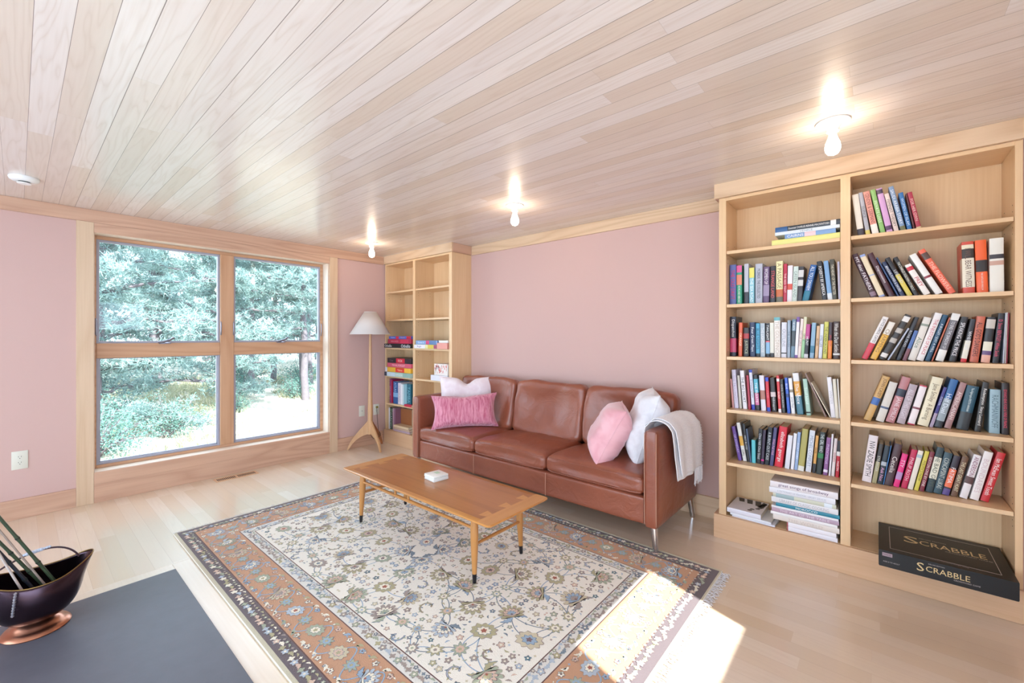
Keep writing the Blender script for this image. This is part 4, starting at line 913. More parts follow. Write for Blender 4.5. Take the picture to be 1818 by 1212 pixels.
TAB=[
('L2',1.522,3.075,[
 (3.9560,0.0000,0.263,0.0378,'5c66a8','blue paperback with red title','','THE OLD DRIFT','d02848'),
 (3.9960,0.0000,0.255,0.0310,'2f9f7c','pink and green striped paperback','0,.18,e0609a;.18,.24,30a080;.24,.5,e08a70','HOME AND ABROAD','f0f0e0'),
 (4.0410,0.0000,0.261,0.0252,'c2c4d2','grey paperback with dark photo foot','.7,1,3a3a44','',''),
 (4.0710,0.0000,0.232,0.0281,'8cc8d8','pale blue paperback with yellow top','0,.28,e8e070','THE SEA ROAD','f8f8f8'),
 (4.1040,0.0039,0.254,0.0398,'b9bccb','lavender grey book with dark lettering','','MCBRIDE  THE COLLECTED','303040'),
 (4.1480,0.0131,0.229,0.0330,'6a5078','purple flowered paperback','.5,.8,a090b0','WOMEN OF','f0e8f0'),
 (4.1860,0.0130,0.230,0.0291,'2a2730','black paperback with red title','','STRANGE LAND','e05a58'),
 (4.2200,0.0000,0.256,0.0349,'eee6b4','cream paperback with orange picture foot','.68,.86,c86a3a;.86,1,6a6a58','A PASSAGE','8a7a50'),
 (4.2570,0.0084,0.237,0.0175,'c02a4a','crimson slim paperback','','THE RED TENT','f0d0d0'),
 (4.2760,0.0223,0.224,0.0252,'f0e9f0','white paperback with red square','.5,.66,d8584c','',''),
 (4.3020,0.0418,0.215,0.0242,'d2e2dc','pale green paperback','','GREEN ISLAND','7a8a84'),
 (4.3270,0.0474,0.211,0.0262,'3c3a40','black and white patterned paperback','.1,.3,d8d8d8;.38,.55,d8d8d8','',''),
 (4.3545,0.1956,0.216,0.0304,'1c5aa0','blue hardback leaning rightward','.72,1,2a7c98','ALL YOU SWARM','e8f4f8'),
 (4.4530,-0.1206,0.233,0.0241,'23242c','black paperback leaning with white title','','POVERTY BY AMERICA','f0f0f0'),
 (4.4780,-0.0907,0.232,0.0222,'7ea8d6','light blue hardback with white foot','.82,1,e0e8f0','',''),
 (4.5010,-0.0632,0.237,0.0213,'4c4a42','dark olive brown hardback','','THE HEART OF THE MATTER','e0d8c0'),
 (4.5270,-0.0226,0.221,0.0097,'c9c4dc','pale lavender slim book','','',''),
]),
('L3',1.183,3.085,[
 (3.9540,0.0000,0.261,0.0349,'26283a','black paperback with white and pink title','.55,.9,c8446c','Dispatches','f4f4f4'),
 (4.0050,0.0136,0.221,0.0213,'e0623c','orange slim paperback','','ORANGE','f8e0c0'),
 (4.0320,0.0053,0.187,0.0330,'2a2324','short black book with red badge','.2,.38,b02a30','JUSTICE','d0d0a8'),
 (4.0710,-0.0090,0.221,0.0310,'1c2a52','navy book with white title','','Four Great Plays','e8ecf4'),
 (4.1060,-0.0047,0.214,0.0223,'4aa6cc','sky blue paperback','.9,1,20242c','BLUE NIGHTS','103858'),
 (4.1320,-0.0093,0.214,0.0252,'b4c2cc','misty grey blue paperback','','THE LIGHTHOUSE','f0f0f0'),
 (4.1620,-0.0094,0.213,0.0213,'20242c','black paperback with blue lower half','.52,.56,e06070;.56,.9,86b4d8','TWILIGHT','f0f0f0'),
 (4.1850,-0.0093,0.216,0.0213,'e6e4d8','ivory paperback with dark foot','.88,1,2a2226','',''),
 (4.2090,-0.0080,0.249,0.0320,'efe8e2','tall cream book with teal top','0,.08,6ab4bc','THE GOLDFINCH','c8b8a8'),
 (4.2450,0.0092,0.217,0.0272,'dcdce8','white book with small black dot','.86,.89,202024','OUTLINE','a0a0b0'),
 (4.2760,0.0087,0.229,0.0155,'a2b2c4','grey blue slim book','','THE GOLDEN','506078'),
 (4.2940,0.0342,0.234,0.0194,'6f8aa0','slate blue book with black oval','.3,.7,3a444c','THE NINTH','f4f4f4'),
 (4.3150,0.0483,0.248,0.0145,'eeeaf2','white book with purple ends','0,.12,7a4e9c;.93,1,7a4e9c','',''),
 (4.3305,0.0677,0.237,0.0145,'ead8d4','pinkish white book with purple lettering','','CITY OF GIRLS','7a3a6a'),
 (4.3465,0.0647,0.248,0.0145,'e6e2be','cream book with green lower half','.55,1,9ecb9c','GROW','306040'),
 (4.3620,0.0640,0.203,0.0194,'23222e','black book with magenta top','0,.43,b83a86;.88,1,d8d8e0','HUNT','f0f0f0'),
 (4.3900,0.0568,0.211,0.0203,'8cb0cc','light blue book with teal picture','.65,.85,3c7896','',''),
 (4.4150,0.0572,0.192,0.0155,'d6b088','tan paperback with brown lettering','','AFTER','704828'),
 (4.4330,0.0495,0.202,0.0165,'d8dcea','white slim paperback','','STILL LIFE','505870'),
 (4.4520,0.0465,0.215,0.0203,'d4d060','yellow green paperback','','THE UNDERGROUND','404020'),
 (4.4770,0.0283,0.212,0.0175,'3a2228','dark red book with orange lower half','.5,1,ec8a30','JERUSALEM','c83a48'),
 (4.5015,0.0000,0.216,0.0320,'4a3430','dark brown book with white script title','.85,.9,e8e8e8','When the Dust Settles','f0ece8'),
]),
('L4',0.840,3.090,[
 (3.9675,-0.0784,0.192,0.0109,'dca0a0','pale pink slim paperback','','',''),
 (3.9820,-0.0753,0.253,0.0235,'d6d0e6','tall pale lavender book','','THE TAXONOMY','b0a8c8'),
 (4.0100,-0.0644,0.217,0.0134,'c8c2b8','beige slim paperback','','',''),
 (4.0320,-0.0801,0.250,0.0234,'eeeaf0','white book with black capitals','','THE BIG SHORT','202020'),
 (4.0640,-0.0588,0.221,0.0117,'b02440','dark red slim paperback','','',''),
 (4.0820,-0.0699,0.258,0.0176,'dcdcea','white book with blue ends','0,.07,2840b8;.87,1,2840b8','ROMANTICISM','8084a8'),
 (4.1060,-0.0660,0.227,0.0218,'2a262c','black book with cyan and pink title','.12,.5,5ab8d0;.52,.85,d070a0','THE PRIVATE','f4f4f4'),
 (4.1350,-0.0580,0.224,0.0268,'e4e0ec','white book with small portrait','.42,.68,a86e60','',''),
 (4.1690,-0.0558,0.215,0.0176,'d02038','blue and red book','0,.12,2848c0;.88,1,2848c0','CRISIS','f08090'),
 (4.1940,-0.0656,0.213,0.0268,'2c2426','black book with white script','.42,.56,d0c0c0','RULES of engagement','f0f0f0'),
 (4.2310,-0.0567,0.229,0.0143,'d83c44','red and white paperback','.08,.16,f0e8e8;.9,1,f0e8e8','SECRET','f8e8e8'),
 (4.2500,-0.0627,0.207,0.0159,'3a3838','black and grey lettered paperback','','GONE TOMORROW','c8c8c8'),
 (4.2770,-0.0736,0.218,0.0151,'3460c8','bright blue paperback','.45,.55,203878','BLUE','e0e8ff'),
 (4.2980,-0.0785,0.217,0.0184,'efedf0','white book with grey dot','.32,.4,8a8070','Jumpa Days','606468'),
 (4.3290,-0.1040,0.250,0.0301,'e6e6ea','thick white book with orange and teal panels','.2,.54,e0a040;.56,1,4a7c90','The Voice','f6f6f6'),
 (4.3750,-0.0919,0.218,0.0217,'a8cabc','pale green book','.9,.94,303838','Small Island','e4f0ea'),
 (4.4650,-0.3798,0.267,0.0078,'8c6e64','large thin brown book leaning steeply','','',''),
 (4.4875,-0.4350,0.218,0.0038,'e6dcc8','thin cream book leaning steeply','','',''),
 (4.4920,-0.0853,0.235,0.0209,'ebe7ee','white book right of the leaning pair','','WINTER','c0bcc8'),
 (4.5140,-0.0663,0.226,0.0151,'e6dfd0','cream book next to the partition','','',''),
 (4.5300,-0.0484,0.227,0.0067,'f0ece8','thin white book against the partition','','',''),
]),
('L5',0.497,3.100,[
 (4.0030,-0.1947,0.222,0.0194,'6a4a9c','purple paperback leaning left','','OF SOMEDAY','c8b8e8'),
 (4.0290,-0.1651,0.249,0.0212,'e4e2de','white book with yellow art','.35,.6,dca840','GIRL','303030'),
 (4.0540,-0.1299,0.247,0.0153,'24242a','black slim book','','FIRST BLOOD','d0d0d0'),
 (4.0705,-0.1112,0.216,0.0085,'4a5a78','thin slate blue book','','',''),
 (4.0800,-0.0136,0.147,0.0215,'5cc0cc','short turquoise book','','',''),
 (4.1060,0.0577,0.225,0.0223,'24262c','black book with script lettering','','One Hill One Soul','d0d4dc'),
 (4.1320,0.0585,0.222,0.0155,'3a2a44','black and purple book','.85,.9,d83090','',''),
 (4.1500,0.0869,0.242,0.0257,'1e222c','black book with small white title','','A BURNT-OUT CASE','c8d0d8'),
 (4.1800,0.0940,0.245,0.0188,'4c4a78','indigo book with pink script','','Wild Fall Hall','e0a0c0'),
 (4.2060,0.1098,0.256,0.0419,'d8243c','thick red book with white title','','elizabeth george','f4f0f0'),
 (4.2610,0.0911,0.209,0.0240,'e2e2ec','short white book right of the red one','','',''),
 (4.2920,0.0761,0.224,0.0163,'ecebf2','slim white book left of a light blue one','','',''),
 (4.3110,0.0771,0.234,0.0154,'9cb4dc','light blue slim book','','SHORT STORY','e8f0ff'),
 (4.3290,0.0928,0.259,0.0300,'b0a860','thick olive gold book','.88,1,e8e8e0','',''),
 (4.3670,0.0871,0.253,0.0266,'dde0ea','white book with blue grey title','','MICHEL COMPLET','8c98b0'),
 (4.4010,0.0798,0.226,0.0137,'dca050','slim orange book with black foot','.75,1,24202a','CRIME','402810'),
 (4.4190,0.0835,0.252,0.0274,'1f2c2a','dark green black book with title','.5,.62,2a7a4a','THE GIRL WHO','d4dcdc'),
 (4.4540,0.0805,0.224,0.0197,'8c5a94','mauve purple book','.85,.92,e8e0f0','PHENOMENA','d8b8e0'),
 (4.4800,0.0607,0.247,0.0086,'ece6ee','narrow white book','','',''),
 (4.4920,0.0675,0.223,0.0146,'eadfdf','white book with pink lettering','','RAIDERS','c05060'),
 (4.5120,0.0467,0.214,0.0155,'c8283c','red book with black and white top','0,.3,28242a;.3,.42,e8e8e8','MARTIN','f0f0f0'),
]),
('R1',1.868,3.070,[
 (4.6150,-0.1120,0.242,0.0280,'ebe5da','cream book with dark foot','.82,1,3c3440','',''),
 (4.6500,-0.1368,0.249,0.0183,'b4b4be','grey book with yellow foot','.87,1,e0d070','SILENCE','505058'),
 (4.6770,-0.1658,0.248,0.0268,'e8a090','peach book with white foot','.76,1,f0ece4','GENDER & GERMANS','8a4444'),
 (4.7110,-0.1749,0.253,0.0201,'90c070','green book','','PRIVATE LIVES','e8f4d8'),
 (4.7360,-0.1781,0.254,0.0248,'d4a4d4','lilac book with dark picture ends','.03,.12,4a3850;.84,.93,5a3860','',''),
 (4.7670,-0.1912,0.221,0.0190,'e8d4cc','pinkish white book with grey letters','','FEMINIST THEORY','706058'),
 (4.7930,-0.2012,0.255,0.0200,'7c98bc','tall blue grey book with title','.88,1,707048','SAUDI ARABIA STORY','f0f4f8'),
 (4.8190,-0.1744,0.213,0.0182,'2c70b0','bright blue book','','WOMEN OF ISLAM','d0e4f4'),
 (4.8420,-0.1587,0.203,0.0067,'5a2028','narrow dark maroon book','','',''),
 (4.8540,-0.1794,0.207,0.0181,'b0344c','red paperback at the right end','.92,1,e0c8a0','FOR HER OWN','f0c8c0'),
]),
('R2',1.524,3.060,[
 (4.6720,-0.3290,0.260,0.0257,'42202c','dark plum hardback with white title','.88,.97,8a7080','MY dear FATHERS','f0e8ec'),
 (4.7050,-0.3367,0.254,0.0238,'9caee0','light blue book with cream panels','.05,.48,ead8b8;.5,.96,ead8b8','',''),
 (4.7450,-0.3561,0.258,0.0236,'481c28','plum book with white title','','Dispossession','f0e8ec'),
 (4.7800,-0.3837,0.235,0.0063,'2c4878','thin navy book','','',''),
 (4.7920,-0.3869,0.204,0.0171,'283458','navy book with white capitals','','BENGKAR POWER & SWORD','e8ecf4'),
 (4.8190,-0.4066,0.228,0.0187,'28242a','black book with yellow lower half','.45,1,dcc858','LIFE AND','d8d8d8'),
 (4.8450,-0.3780,0.225,0.0171,'2a2428','black book with cream capitals','','THE CHARLES SIGELMAN CITYBOLT','e8e4d0'),
 (4.8810,-0.4312,0.179,0.0247,'f0ebe6','white book with red title','.08,.2,c83040','PREY','c83040'),
 (4.9240,-0.4389,0.235,0.0263,'eceae8','thick white book with red spot','.55,.6,8a2838','',''),
 (4.9720,-0.4550,0.259,0.0253,'ec6a50','salmon orange book with pale flowers','.08,.22,5a4038','THE FLOWERS','f8c8b0'),
 (5.0200,-0.0195,0.257,0.0407,'d4503c','red hardback with cream panel','.06,.14,e8dcc0;.14,.32,38302c;.32,.88,e8e0cc','I WILL BEAR WITNESS','6a4a3c'),
 (5.0670,-0.0271,0.258,0.0378,'f0642c','bright orange hardback with black badge','.38,.6,2a2220','THE CARTEL DON WINSLOW','f8f0e8'),
 (5.1090,-0.0077,0.259,0.0456,'e6e4dc','thick white hardback with small drawings','.3,.38,38343c;.42,.5,c8a090','',''),
]),
('R3',1.183,3.085,[
 (4.6300,0.3715,0.248,0.0253,'f0eae8','white book with red lower third','.62,1,d83c50','JOYCE CAROL OATES','3a3038'),
 (4.6670,0.3728,0.217,0.0262,'ece6dc','white book with yellow lower two thirds','.33,1,ecb84c','CHARMING','8a6428'),
 (4.7030,0.4244,0.262,0.0265,'342c2a','black book with white ornaments','.04,.15,e8e4e0;.3,.4,b8b0a8;.52,.62,b8b0a8;.86,.95,e8e4e0','',''),
 (4.7380,0.4471,0.190,0.0070,'b4b8c8','thin grey book beside the ornamented one','','',''),
 (4.7740,0.3138,0.240,0.0166,'26242c','black book behind a blue one','','ROAR MEAD','c8ccd4'),
 (4.7990,0.2891,0.165,0.0139,'4a6aa8','short blue and plum book','.6,1,7a4450','',''),
 (4.8200,0.2689,0.233,0.0290,'e2dcd4','cream book with faint green script','.15,.2,90988a','Alice','6a8068'),
 (4.8520,0.2847,0.256,0.0279,'f2ecea','white book with red capitals','','THE INJUSTICE OF PLACE','c8304a'),
 (4.8850,0.2755,0.246,0.0187,'164868','deep teal book with white capitals','','A BULLET / JUST A WELL','e4eef4'),
 (4.9090,0.2801,0.235,0.0056,'c86848','thin rust orange book','','',''),
 (4.9240,0.2518,0.249,0.0291,'6c686e','grey book with white ends','0,.14,eceae6;.76,1,eceae6','TO END THE SHADOW OF','e4e4e8'),
 (4.9720,0.1974,0.229,0.0257,'282428','black book with white small capitals','','SPEAKING THE PRICE','e8e4e8'),
 (5.0130,0.1621,0.217,0.0191,'2c2830','black topped cream book with red foot','.5,.92,e8e4d4;.92,1,dc2c34','WHEN SHE','e8e8ec'),
 (5.0445,0.1097,0.228,0.0299,'cc6a50','terracotta book with black title','',"ALL GOD'S DANGERS",'2c2020'),
 (5.0820,0.0988,0.223,0.0290,'2a262a','black book with cream and peach foot','.05,.25,c8c0b8;.54,.74,e4e0cc;.74,.83,6a5080;.83,1,ecb4a0','',''),
 (5.1200,0.0831,0.241,0.0213,'2a262c','black book with pink and white lettering','','D. Steve BENTLEY White Souls','e0486c'),
 (5.1530,0.0372,0.242,0.0039,'c4ccdc','thin pale blue book','','',''),
 (5.1600,0.0287,0.244,0.0039,'f0ecec','thin white book with dark edge','','',''),
 (5.1650,0.0289,0.242,0.0039,'a02840','thin crimson book against the side','','',''),
]),
('R4',0.840,3.100,[
 (4.6380,0.3181,0.262,0.0313,'d4a864','gold book with blue picture band','.48,.64,3c68b0','JOHN CASEY','704818'),
 (4.6900,0.2589,0.227,0.0338,'ddd6cc','cream book with small blue drawing','.62,.67,4a5878','',''),
 (4.7310,0.2656,0.259,0.0356,'bc7c80','dusty rose book with navy band','.26,.42,24283c','JANE SMILEY','f0dce0'),
 (4.7760,0.2384,0.220,0.0320,'b4a4ac','lilac grey book with raised letters','','ALL OF THIS LIGHT','e0d4dc'),
 (4.8190,0.2271,0.218,0.0274,'efe4e6','white book with pink ends','0,.03,c83050;.97,1,c83050;.55,.6,8a4858','',''),
 (4.8570,0.2220,0.263,0.0416,'ece2c4','thick cream book with thin script','','Jane Smiley  A Burning','806848'),
 (4.9030,0.2461,0.218,0.0113,'3a3480','narrow purple blue book','.65,1,a898b0','STATION','e0e0f4'),
 (4.9200,0.2384,0.258,0.0283,'2c64a0','blue book with silver lower half','.4,.86,98a4ac;.86,1,2c3038','Half Duel','e8f0f8'),
 (4.9570,0.2400,0.244,0.0236,'a47c7c','dusty brown rose book','','AMERICANAH','e8d4d0'),
 (5.0000,0.1731,0.226,0.0420,'1c4c60','thick teal hardback with white title','.6,1,2a3034','The Nightingale KRISTIN HANNAH','e0f0f0'),
 (5.0620,0.1173,0.248,0.0222,'2c2826','black book with white script title','','Redemption  Stacy Leonard','f0f0ec'),
 (5.1120,0.0140,0.214,0.0349,'9cb8c4','short pale blue book','','RACHMANINOFF','5c7480'),
 (5.1520,0.0000,0.249,0.0233,'2a2024','black book with white and red capitals','','EDWARD BEHR FOOD & WINE OF FRANCE','e8486a'),
]),
('R5',0.499,3.095,[
 (4.6310,0.1173,0.265,0.0395,'eee2e4','thick white hardback with black capitals','','NW ZADIE SMITH','2c2424'),
 (4.6740,0.1394,0.223,0.0183,'343030','narrow black and olive book','.45,1,a8a078','STRANGER','d0d0c0'),
 (4.6960,0.1471,0.218,0.0221,'22303c','dark blue black book with white spot','.42,.52,b0b8c0','Ask Not','e0a8d0'),
 (4.7200,0.1444,0.222,0.0038,'3c78b0','very thin blue book','','',''),
 (4.7255,0.1840,0.235,0.0315,'4a3038','dark plum brown book with white script','','Cecelia','e8e0dc'),
 (4.7620,0.1995,0.187,0.0228,'e82c80','short hot pink book','.55,.78,b890c0','TTY','f8e0f0'),
 (4.7930,0.1992,0.217,0.0228,'c02050','crimson book with light title','','PHILIP ROTH','f0c0d0'),
 (4.8190,0.1956,0.216,0.0200,'e8dfd0','cream book with small bird','.1,.18,b0c0c8','',''),
 (4.8440,0.1983,0.218,0.0162,'d8c850','mustard yellow book','','POLITICS NOW','685818'),
 (4.8640,0.1947,0.217,0.0171,'7c2838','maroon book with pale capitals','','SEXTON ONE BY ONE','ecd4d0'),
 (4.8880,0.1813,0.244,0.0267,'2c4048','dark teal book with cream label','.22,.7,e4e0cc','THE BAD GUYS','4c5848'),
 (4.9170,0.1912,0.221,0.0295,'34505c','slate book with spaced capitals','','CONCAPSINT LUKAS','c8d0c8'),
 (4.9490,0.2039,0.212,0.0247,'2c2434','navy and orange book','.34,.8,ec7450;.84,1,584888','FATIMA','f0e8e8'),
 (4.9800,0.1992,0.212,0.0228,'6c4c38','brown book with cream capitals','','THE LAST GREAT HUNT','e8dcb8'),
 (5.0110,0.2187,0.230,0.0265,'e8e2e4','white book with small face portrait','.5,.66,5a3c3c','ANDERSON','8a3458'),
 (5.0470,0.2005,0.251,0.0295,'efe8e6','thick white book with faint letters','','BOUNDARIES','dcc4c8'),
 (5.0830,0.2250,0.255,0.0274,'cc3038','bright red book with white title','','Ian McEwan Sweet Tooth','f8e8e4'),
]),
]
seen={}
for row,z,Y,L in TAB:
    bay='left bay' if row[0]=='L' else 'right bay'
    q=random.Random(row)
    for i,(x,a,H,T,col,desc,bands,title,tc) in enumerate(L):
        lab='%s, %s, %s of wide bookcase'%(desc,SH[row],bay)
        assert lab not in seen and 4<=len(lab.split())<=16,lab
        seen[lab]=1
        D=min(.175,max(.105,H*.66)); D=min(D,YB-.012-Y)
        yy=Y+q.uniform(-.004,.006)
        standing(x,yy,z,a,H,T,D,col,desc,bands,title,tc,lab,'books on the %s of the %s'%(SH[row],bay),hard=T>.028 and q.random()<.6)
G='books lying on the top shelf'
z=1.868
for (x0,x1,T,col,bands,title,tc,lab) in (
  (4.203,4.537,.036,'e6e48c','','','','long pale yellow book lying lowest on the top shelf'),
  (4.271,4.518,.026,'7a9fd0','.4,.62,e8c8d0','CAIRNS','f4f4f8','short light blue book lying between the yellow and white ones'),
  (4.220,4.536,.020,'d8e2ec','','VENICE','8898a8','pale white book lying second from the top of its stack'),
  (4.221,4.538,.029,'24303e','0,.2,2c5c94;.86,.94,e4e4e4','Essential CHARLES RENNIE MACKINTOSH','f0f0f0','navy book lying topmost on the top shelf')):
    bn=bands
    lying(x0,x1,3.035,z,T,.22,col,bn,title,tc,lab,G,hard=False); z+=T
G='large books stacked on the bottom shelf'; z=.1545; SC=.84
for (x0,x1,T,col,bands,title,tc,lab) in reversed([
  (4.200,4.530,.044,'e8e0e2','','great songs of broadway','5a3060','topmost white stacked book with thin purple title, bottom shelf'),
  (4.195,4.518,.040,'e6e4ea','','A DICTIONARY OF PERSONAL LIBRARY SERVICES','b8b8c4','white stacked book just beneath the topmost one, bottom shelf'),
  (4.215,4.522,.027,'ccccb8','.05,.35,9ab0b4;.82,.94,e0e8f0','','','beige stacked book with patterned grey end, bottom shelf'),
  (4.207,4.531,.038,'e4e0e2','','LIBRARY OF CLASSIC COOKING','b4aeb4','white stacked book resting on the teal one, bottom shelf'),
  (4.230,4.537,.025,'1c8098','','MOROCCO','f0f4f4','teal stacked book with white title, bottom shelf'),
  (4.207,4.532,.014,'eae6ea','','','','thin white book directly under the teal one, bottom shelf'),
  (4.208,4.534,.029,'b89cae','','THE ART OF THE TABLE','e0d0dc','mauve stacked book, bottom shelf of wide bookcase'),
  (4.203,4.527,.020,'ece8e8','','','','white book directly under the mauve one, bottom shelf'),
  (4.215,4.536,.036,'e0d4cc','','THE WORLD','d0c0b8','cream stacked book above the two red edged ones, bottom shelf'),
  (4.286,4.522,.030,'eae4ea','0,.03,a04848','','','upper of two short white books with red edges, bottom shelf'),
  (4.286,4.528,.030,'e6e2ea','0,.03,a04848','','','lowest short white book of the tall stack, bottom shelf')]):
    T*=SC; lying(x0,x1,3.0,z,T,.235 if x0<4.25 else .20,col,bands,title,tc,lab,G); z+=T
G='large books lying by the stack'
lying(3.985,4.225,3.010,.1545,.011,.20,'dcdce8','','','','thin white paperback lying lowest in the bottom left corner',G,rz=-.05,hard=False)
lying(3.975,4.205,3.006,.1658,.012,.21,'e8e8ee','','','','white paperback between the photo hardcover and the lowest one',G,rz=-.02,hard=False)
bk=lying(3.957,4.150,3.004,.178,.030,.24,'e0dce6','','','','white hardcover with black cut-out shapes lying at the bottom left',G,rz=-.02)
bm=bmesh.new(); q=random.Random(2)
def shp(pts):
    f=bm.faces.new([bm.verts.new((.0299,y,z)) for z,y in pts]); f.normal_update()
    if f.normal.x<0: f.normal_flip()
for k in range(3): zz=.19-.05*k; shp([(zz-.01,.235),(zz-.045,.235),(zz-.06,.17-.01*k),(zz-.03,.165-.01*k)])
for k in range(7): zz=.07-.008*k+q.uniform(-.01,.01); yy=.03+.026*k; shp([(zz,yy),(zz-.02,yy+.004),(zz-.022,yy+.02),(zz-.004,yy+.024),(zz+.006,yy+.012)])
shp([(.045,.14),(.012,.12),(.006,.22),(.03,.235)])
obj('cover_picture',bm,mat('2c2830',.5,name='black_print'),[c for c in bpy.data.objects if c.parent is bk and c.name.startswith('cover')][0])

# ---------------------------------------------------------------- board games and books in the tall narrow bookcase
def gamebox(name,label,x0,x1,y0,y1,z0,h,lid,side,group,pan=(),texts=(),rz=0,cat='board game box'):
    t=thing(name,label,cat,((x0+x1)/2,(y0+y1)/2,z0+.0004),rz,group); w=(x1-x0)/2; d=(y1-y0)/2; h-=.0008
    obj('box_base',BX(-w+.0016,w-.0016,-d+.0016,d-.0016,0,h*.5),mat(side,.5,name='box_'+side),t)
    bm=bmesh.new(); bx(bm,-w,w,-d,d,h*.04,h,bev=.0012); l=obj('box_lid',bm,mat(lid,.45,coat=.1,name='box_'+lid),t)
    for a,b,c in pan:
        obj('printed_panel',BX(-w+2*w*a,-w+2*w*b,-d-.0004,-d+.0003,h*.06,h*.97),mat(c,.5,name='box_'+c),l)
    for s,a,b,hh,c in texts:
        lettering(s,(-w+2*w*(a+b)/2,-d-.0008,h*.5),(1,0,0),(0,0,1),2*w*(b-a),h*hh,mat(c,.5,name='print_'+c),l,name='box_title')
    return t,l,w,d,h
G='board games in the tall bookcase'
z=1.178
gamebox('board_game_box','wide black game box with white title, lowest on its shelf',.048,.590,2.975,3.25,z,.050,'1c1a20','1c1a20',G,(),(('Othello',.03,.30,.62,'e8e8ec'),('Othello',.66,.99,.75,'e8e8ec')))
gamebox('board_game_box','crimson game box lying on the wide black one',.115,.585,2.985,3.24,z+.0505,.056,'b02848','8c2038',G,((.55,.9,'c83858'),),(('PARCHEESI',.1,.5,.35,'e090a0'),))
gamebox('board_game_box','small blue and red game box topmost, above the black one',.128,.580,2.99,3.22,z+.107,.034,'5068c0','4058a8',G,((.33,.46,'d02848'),(.80,1,'c02840')),(('Pictionary',.08,.3,.5,'e0e4f8'),('Monopoly',.5,.78,.5,'f0b060')))
z=.830
gamebox('board_game_box','pale mint and blue game box, lowest of four',.053,.588,2.975,3.24,z,.053,'b4ccc4','98b0b0',G,((0,.10,'30384c'),(.1,.42,'c8dce8'),(.72,1,'90b0a4')),(('Scattergories',.44,.7,.4,'e8f4f0'),))
gamebox('board_game_box','yellow and red game box, second lowest of four',.066,.585,2.98,3.24,z+.0535,.058,'e8b43c','c89430',G,((0,.08,'dce0ec'),(.42,.76,'d83830')),(('Taboo',.45,.73,.4,'f8d8b0'),))
gamebox('board_game_box','rose pink game box above the yellow one',.104,.590,2.985,3.24,z+.112,.052,'d05870','b04860',G,((0,1,'d05c74'),),(('TRIVIAL PURSUIT',.1,.85,.42,'f4c8d0'),))
gamebox('board_game_box','black and red game box, topmost of four',.104,.588,2.985,3.23,z+.1645,.060,'28222a','28222a',G,((.38,.74,'c82038'),),(('Clue',.05,.3,.4,'807078'),('RISK',.42,.7,.5,'f0c0c0')))
z=1.178
gamebox('board_game_box','pale yellow game box with a pink end, lowest in the right bay',.645,1.050,2.985,3.22,z,.046,'dedca0','c4c48c',G,((0,.5,'ece8f0'),(.62,.86,'d8c050'),(.87,1,'a04868')),(('Boggle',.06,.42,.5,'7048a0'),))
gamebox('board_game_box','salmon pink box at the right end of its shelf',1.052,1.222,2.985,3.22,z,.068,'e49c90','c88478',G)
gamebox('board_game_box','light blue game box with pink band on the pale yellow one',.664,1.048,2.995,3.22,z+.0465,.046,'88a8d4','7090bc',G,((.48,.63,'d84878'),(.63,.95,'6080b0')),(('Scene It',.1,.4,.45,'f0f4fc'),))
gamebox('board_game_box','small white box lying on the salmon pink one',1.080,1.222,2.99,3.20,z+.0685,.026,'e8e8e8','d8d8d8',G)
z=.830
gamebox('white_carton','flat white box under the red patterned one',.940,1.222,2.99,3.20,z,.062,'dcdce8','ccccd8','boxes above the sofa arm')
t,l,w,d,h=gamebox('keepsake_box','white box printed with red and black strokes on the flat white box',.990,1.215,3.00,3.18,z+.0625,.125,'ece4e0','dcd4d0','boxes above the sofa arm')
bm=bmesh.new(); bk_=bmesh.new(); q=random.Random(5)
for k in range(46):
    x=q.uniform(-w+.01,w-.02); zz=q.uniform(.012,h-.03); a=q.uniform(-.5,.5); L=q.uniform(.012,.04); ww=q.uniform(.003,.007)
    B=bm if q.random()<.7 else bk_
    v=[B.verts.new((max(-w,min(w,x+px*math.cos(a)-pz*math.sin(a))),-d-.0004-.00002*k,max(.008,min(h,zz+px*math.sin(a)+pz*math.cos(a))))) for px,pz in ((0,0),(ww,0),(ww,L),(0,L))]; B.faces.new(v)
obj('red_strokes',bm,mat('d85040',.6,name='red_print'),l); obj('black_strokes',bk_,mat('3c3438',.6,name='black_stroke_print'),l)
z=.490
gamebox('tissue_box','pinkish white box on the shelf just behind the sofa arm',.84,1.03,3.02,3.15,z,.115,'d8c4cc','c8b4bc','boxes above the sofa arm',((.15,.45,'e8e8ee'),),cat='box')
def sb(x,H,T,col,bands,title,tc,lab,Y=3.035,zz=.490,D=.17,a=0): standing(x,Y,zz,a,H,T,D,col,'',bands,title,tc,lab,'books in the tall narrow bookcase')
sb(.070,.300,.036,'8a3c70','','BRIDGE',"d0a0c0",'plum book leftmost on the shelf under the games in narrow bookcase')
sb(.1075,.285,.024,'b02048','','','','crimson book right of the plum one in narrow bookcase')
sb(.150,.272,.098,'2c5c98','.5,.7,80b0d8','ATLAS','a8d0f0','thick blue picture book under the games in narrow bookcase')
sb(.2495,.262,.060,'dcd8e2','','COOKING','a0a0b0','tall white book right of the thick blue one in narrow bookcase')
sb(.311,.250,.032,'ecebf0','','','','slim white book left of the pale teal one in narrow bookcase')
sb(.3445,.248,.028,'c0d4dc','','','','slim pale blue grey book in narrow bookcase')
sb(.374,.255,.055,'88b4c0','','','','pale teal book left of the dark teal one in narrow bookcase')
sb(.4305,.262,.085,'1c6478','','TAMBA','70b0c0','dark teal book under the games in narrow bookcase')
lying(.450,.590,2.985,.490,.026,.045,'c82848','','','','tiny red book lying before the dark teal book','books in the tall narrow bookcase')
sb(.050,.262,.026,'d8d4dc','','','','white book leftmost on the bottom shelf of narrow bookcase',zz=.1635)
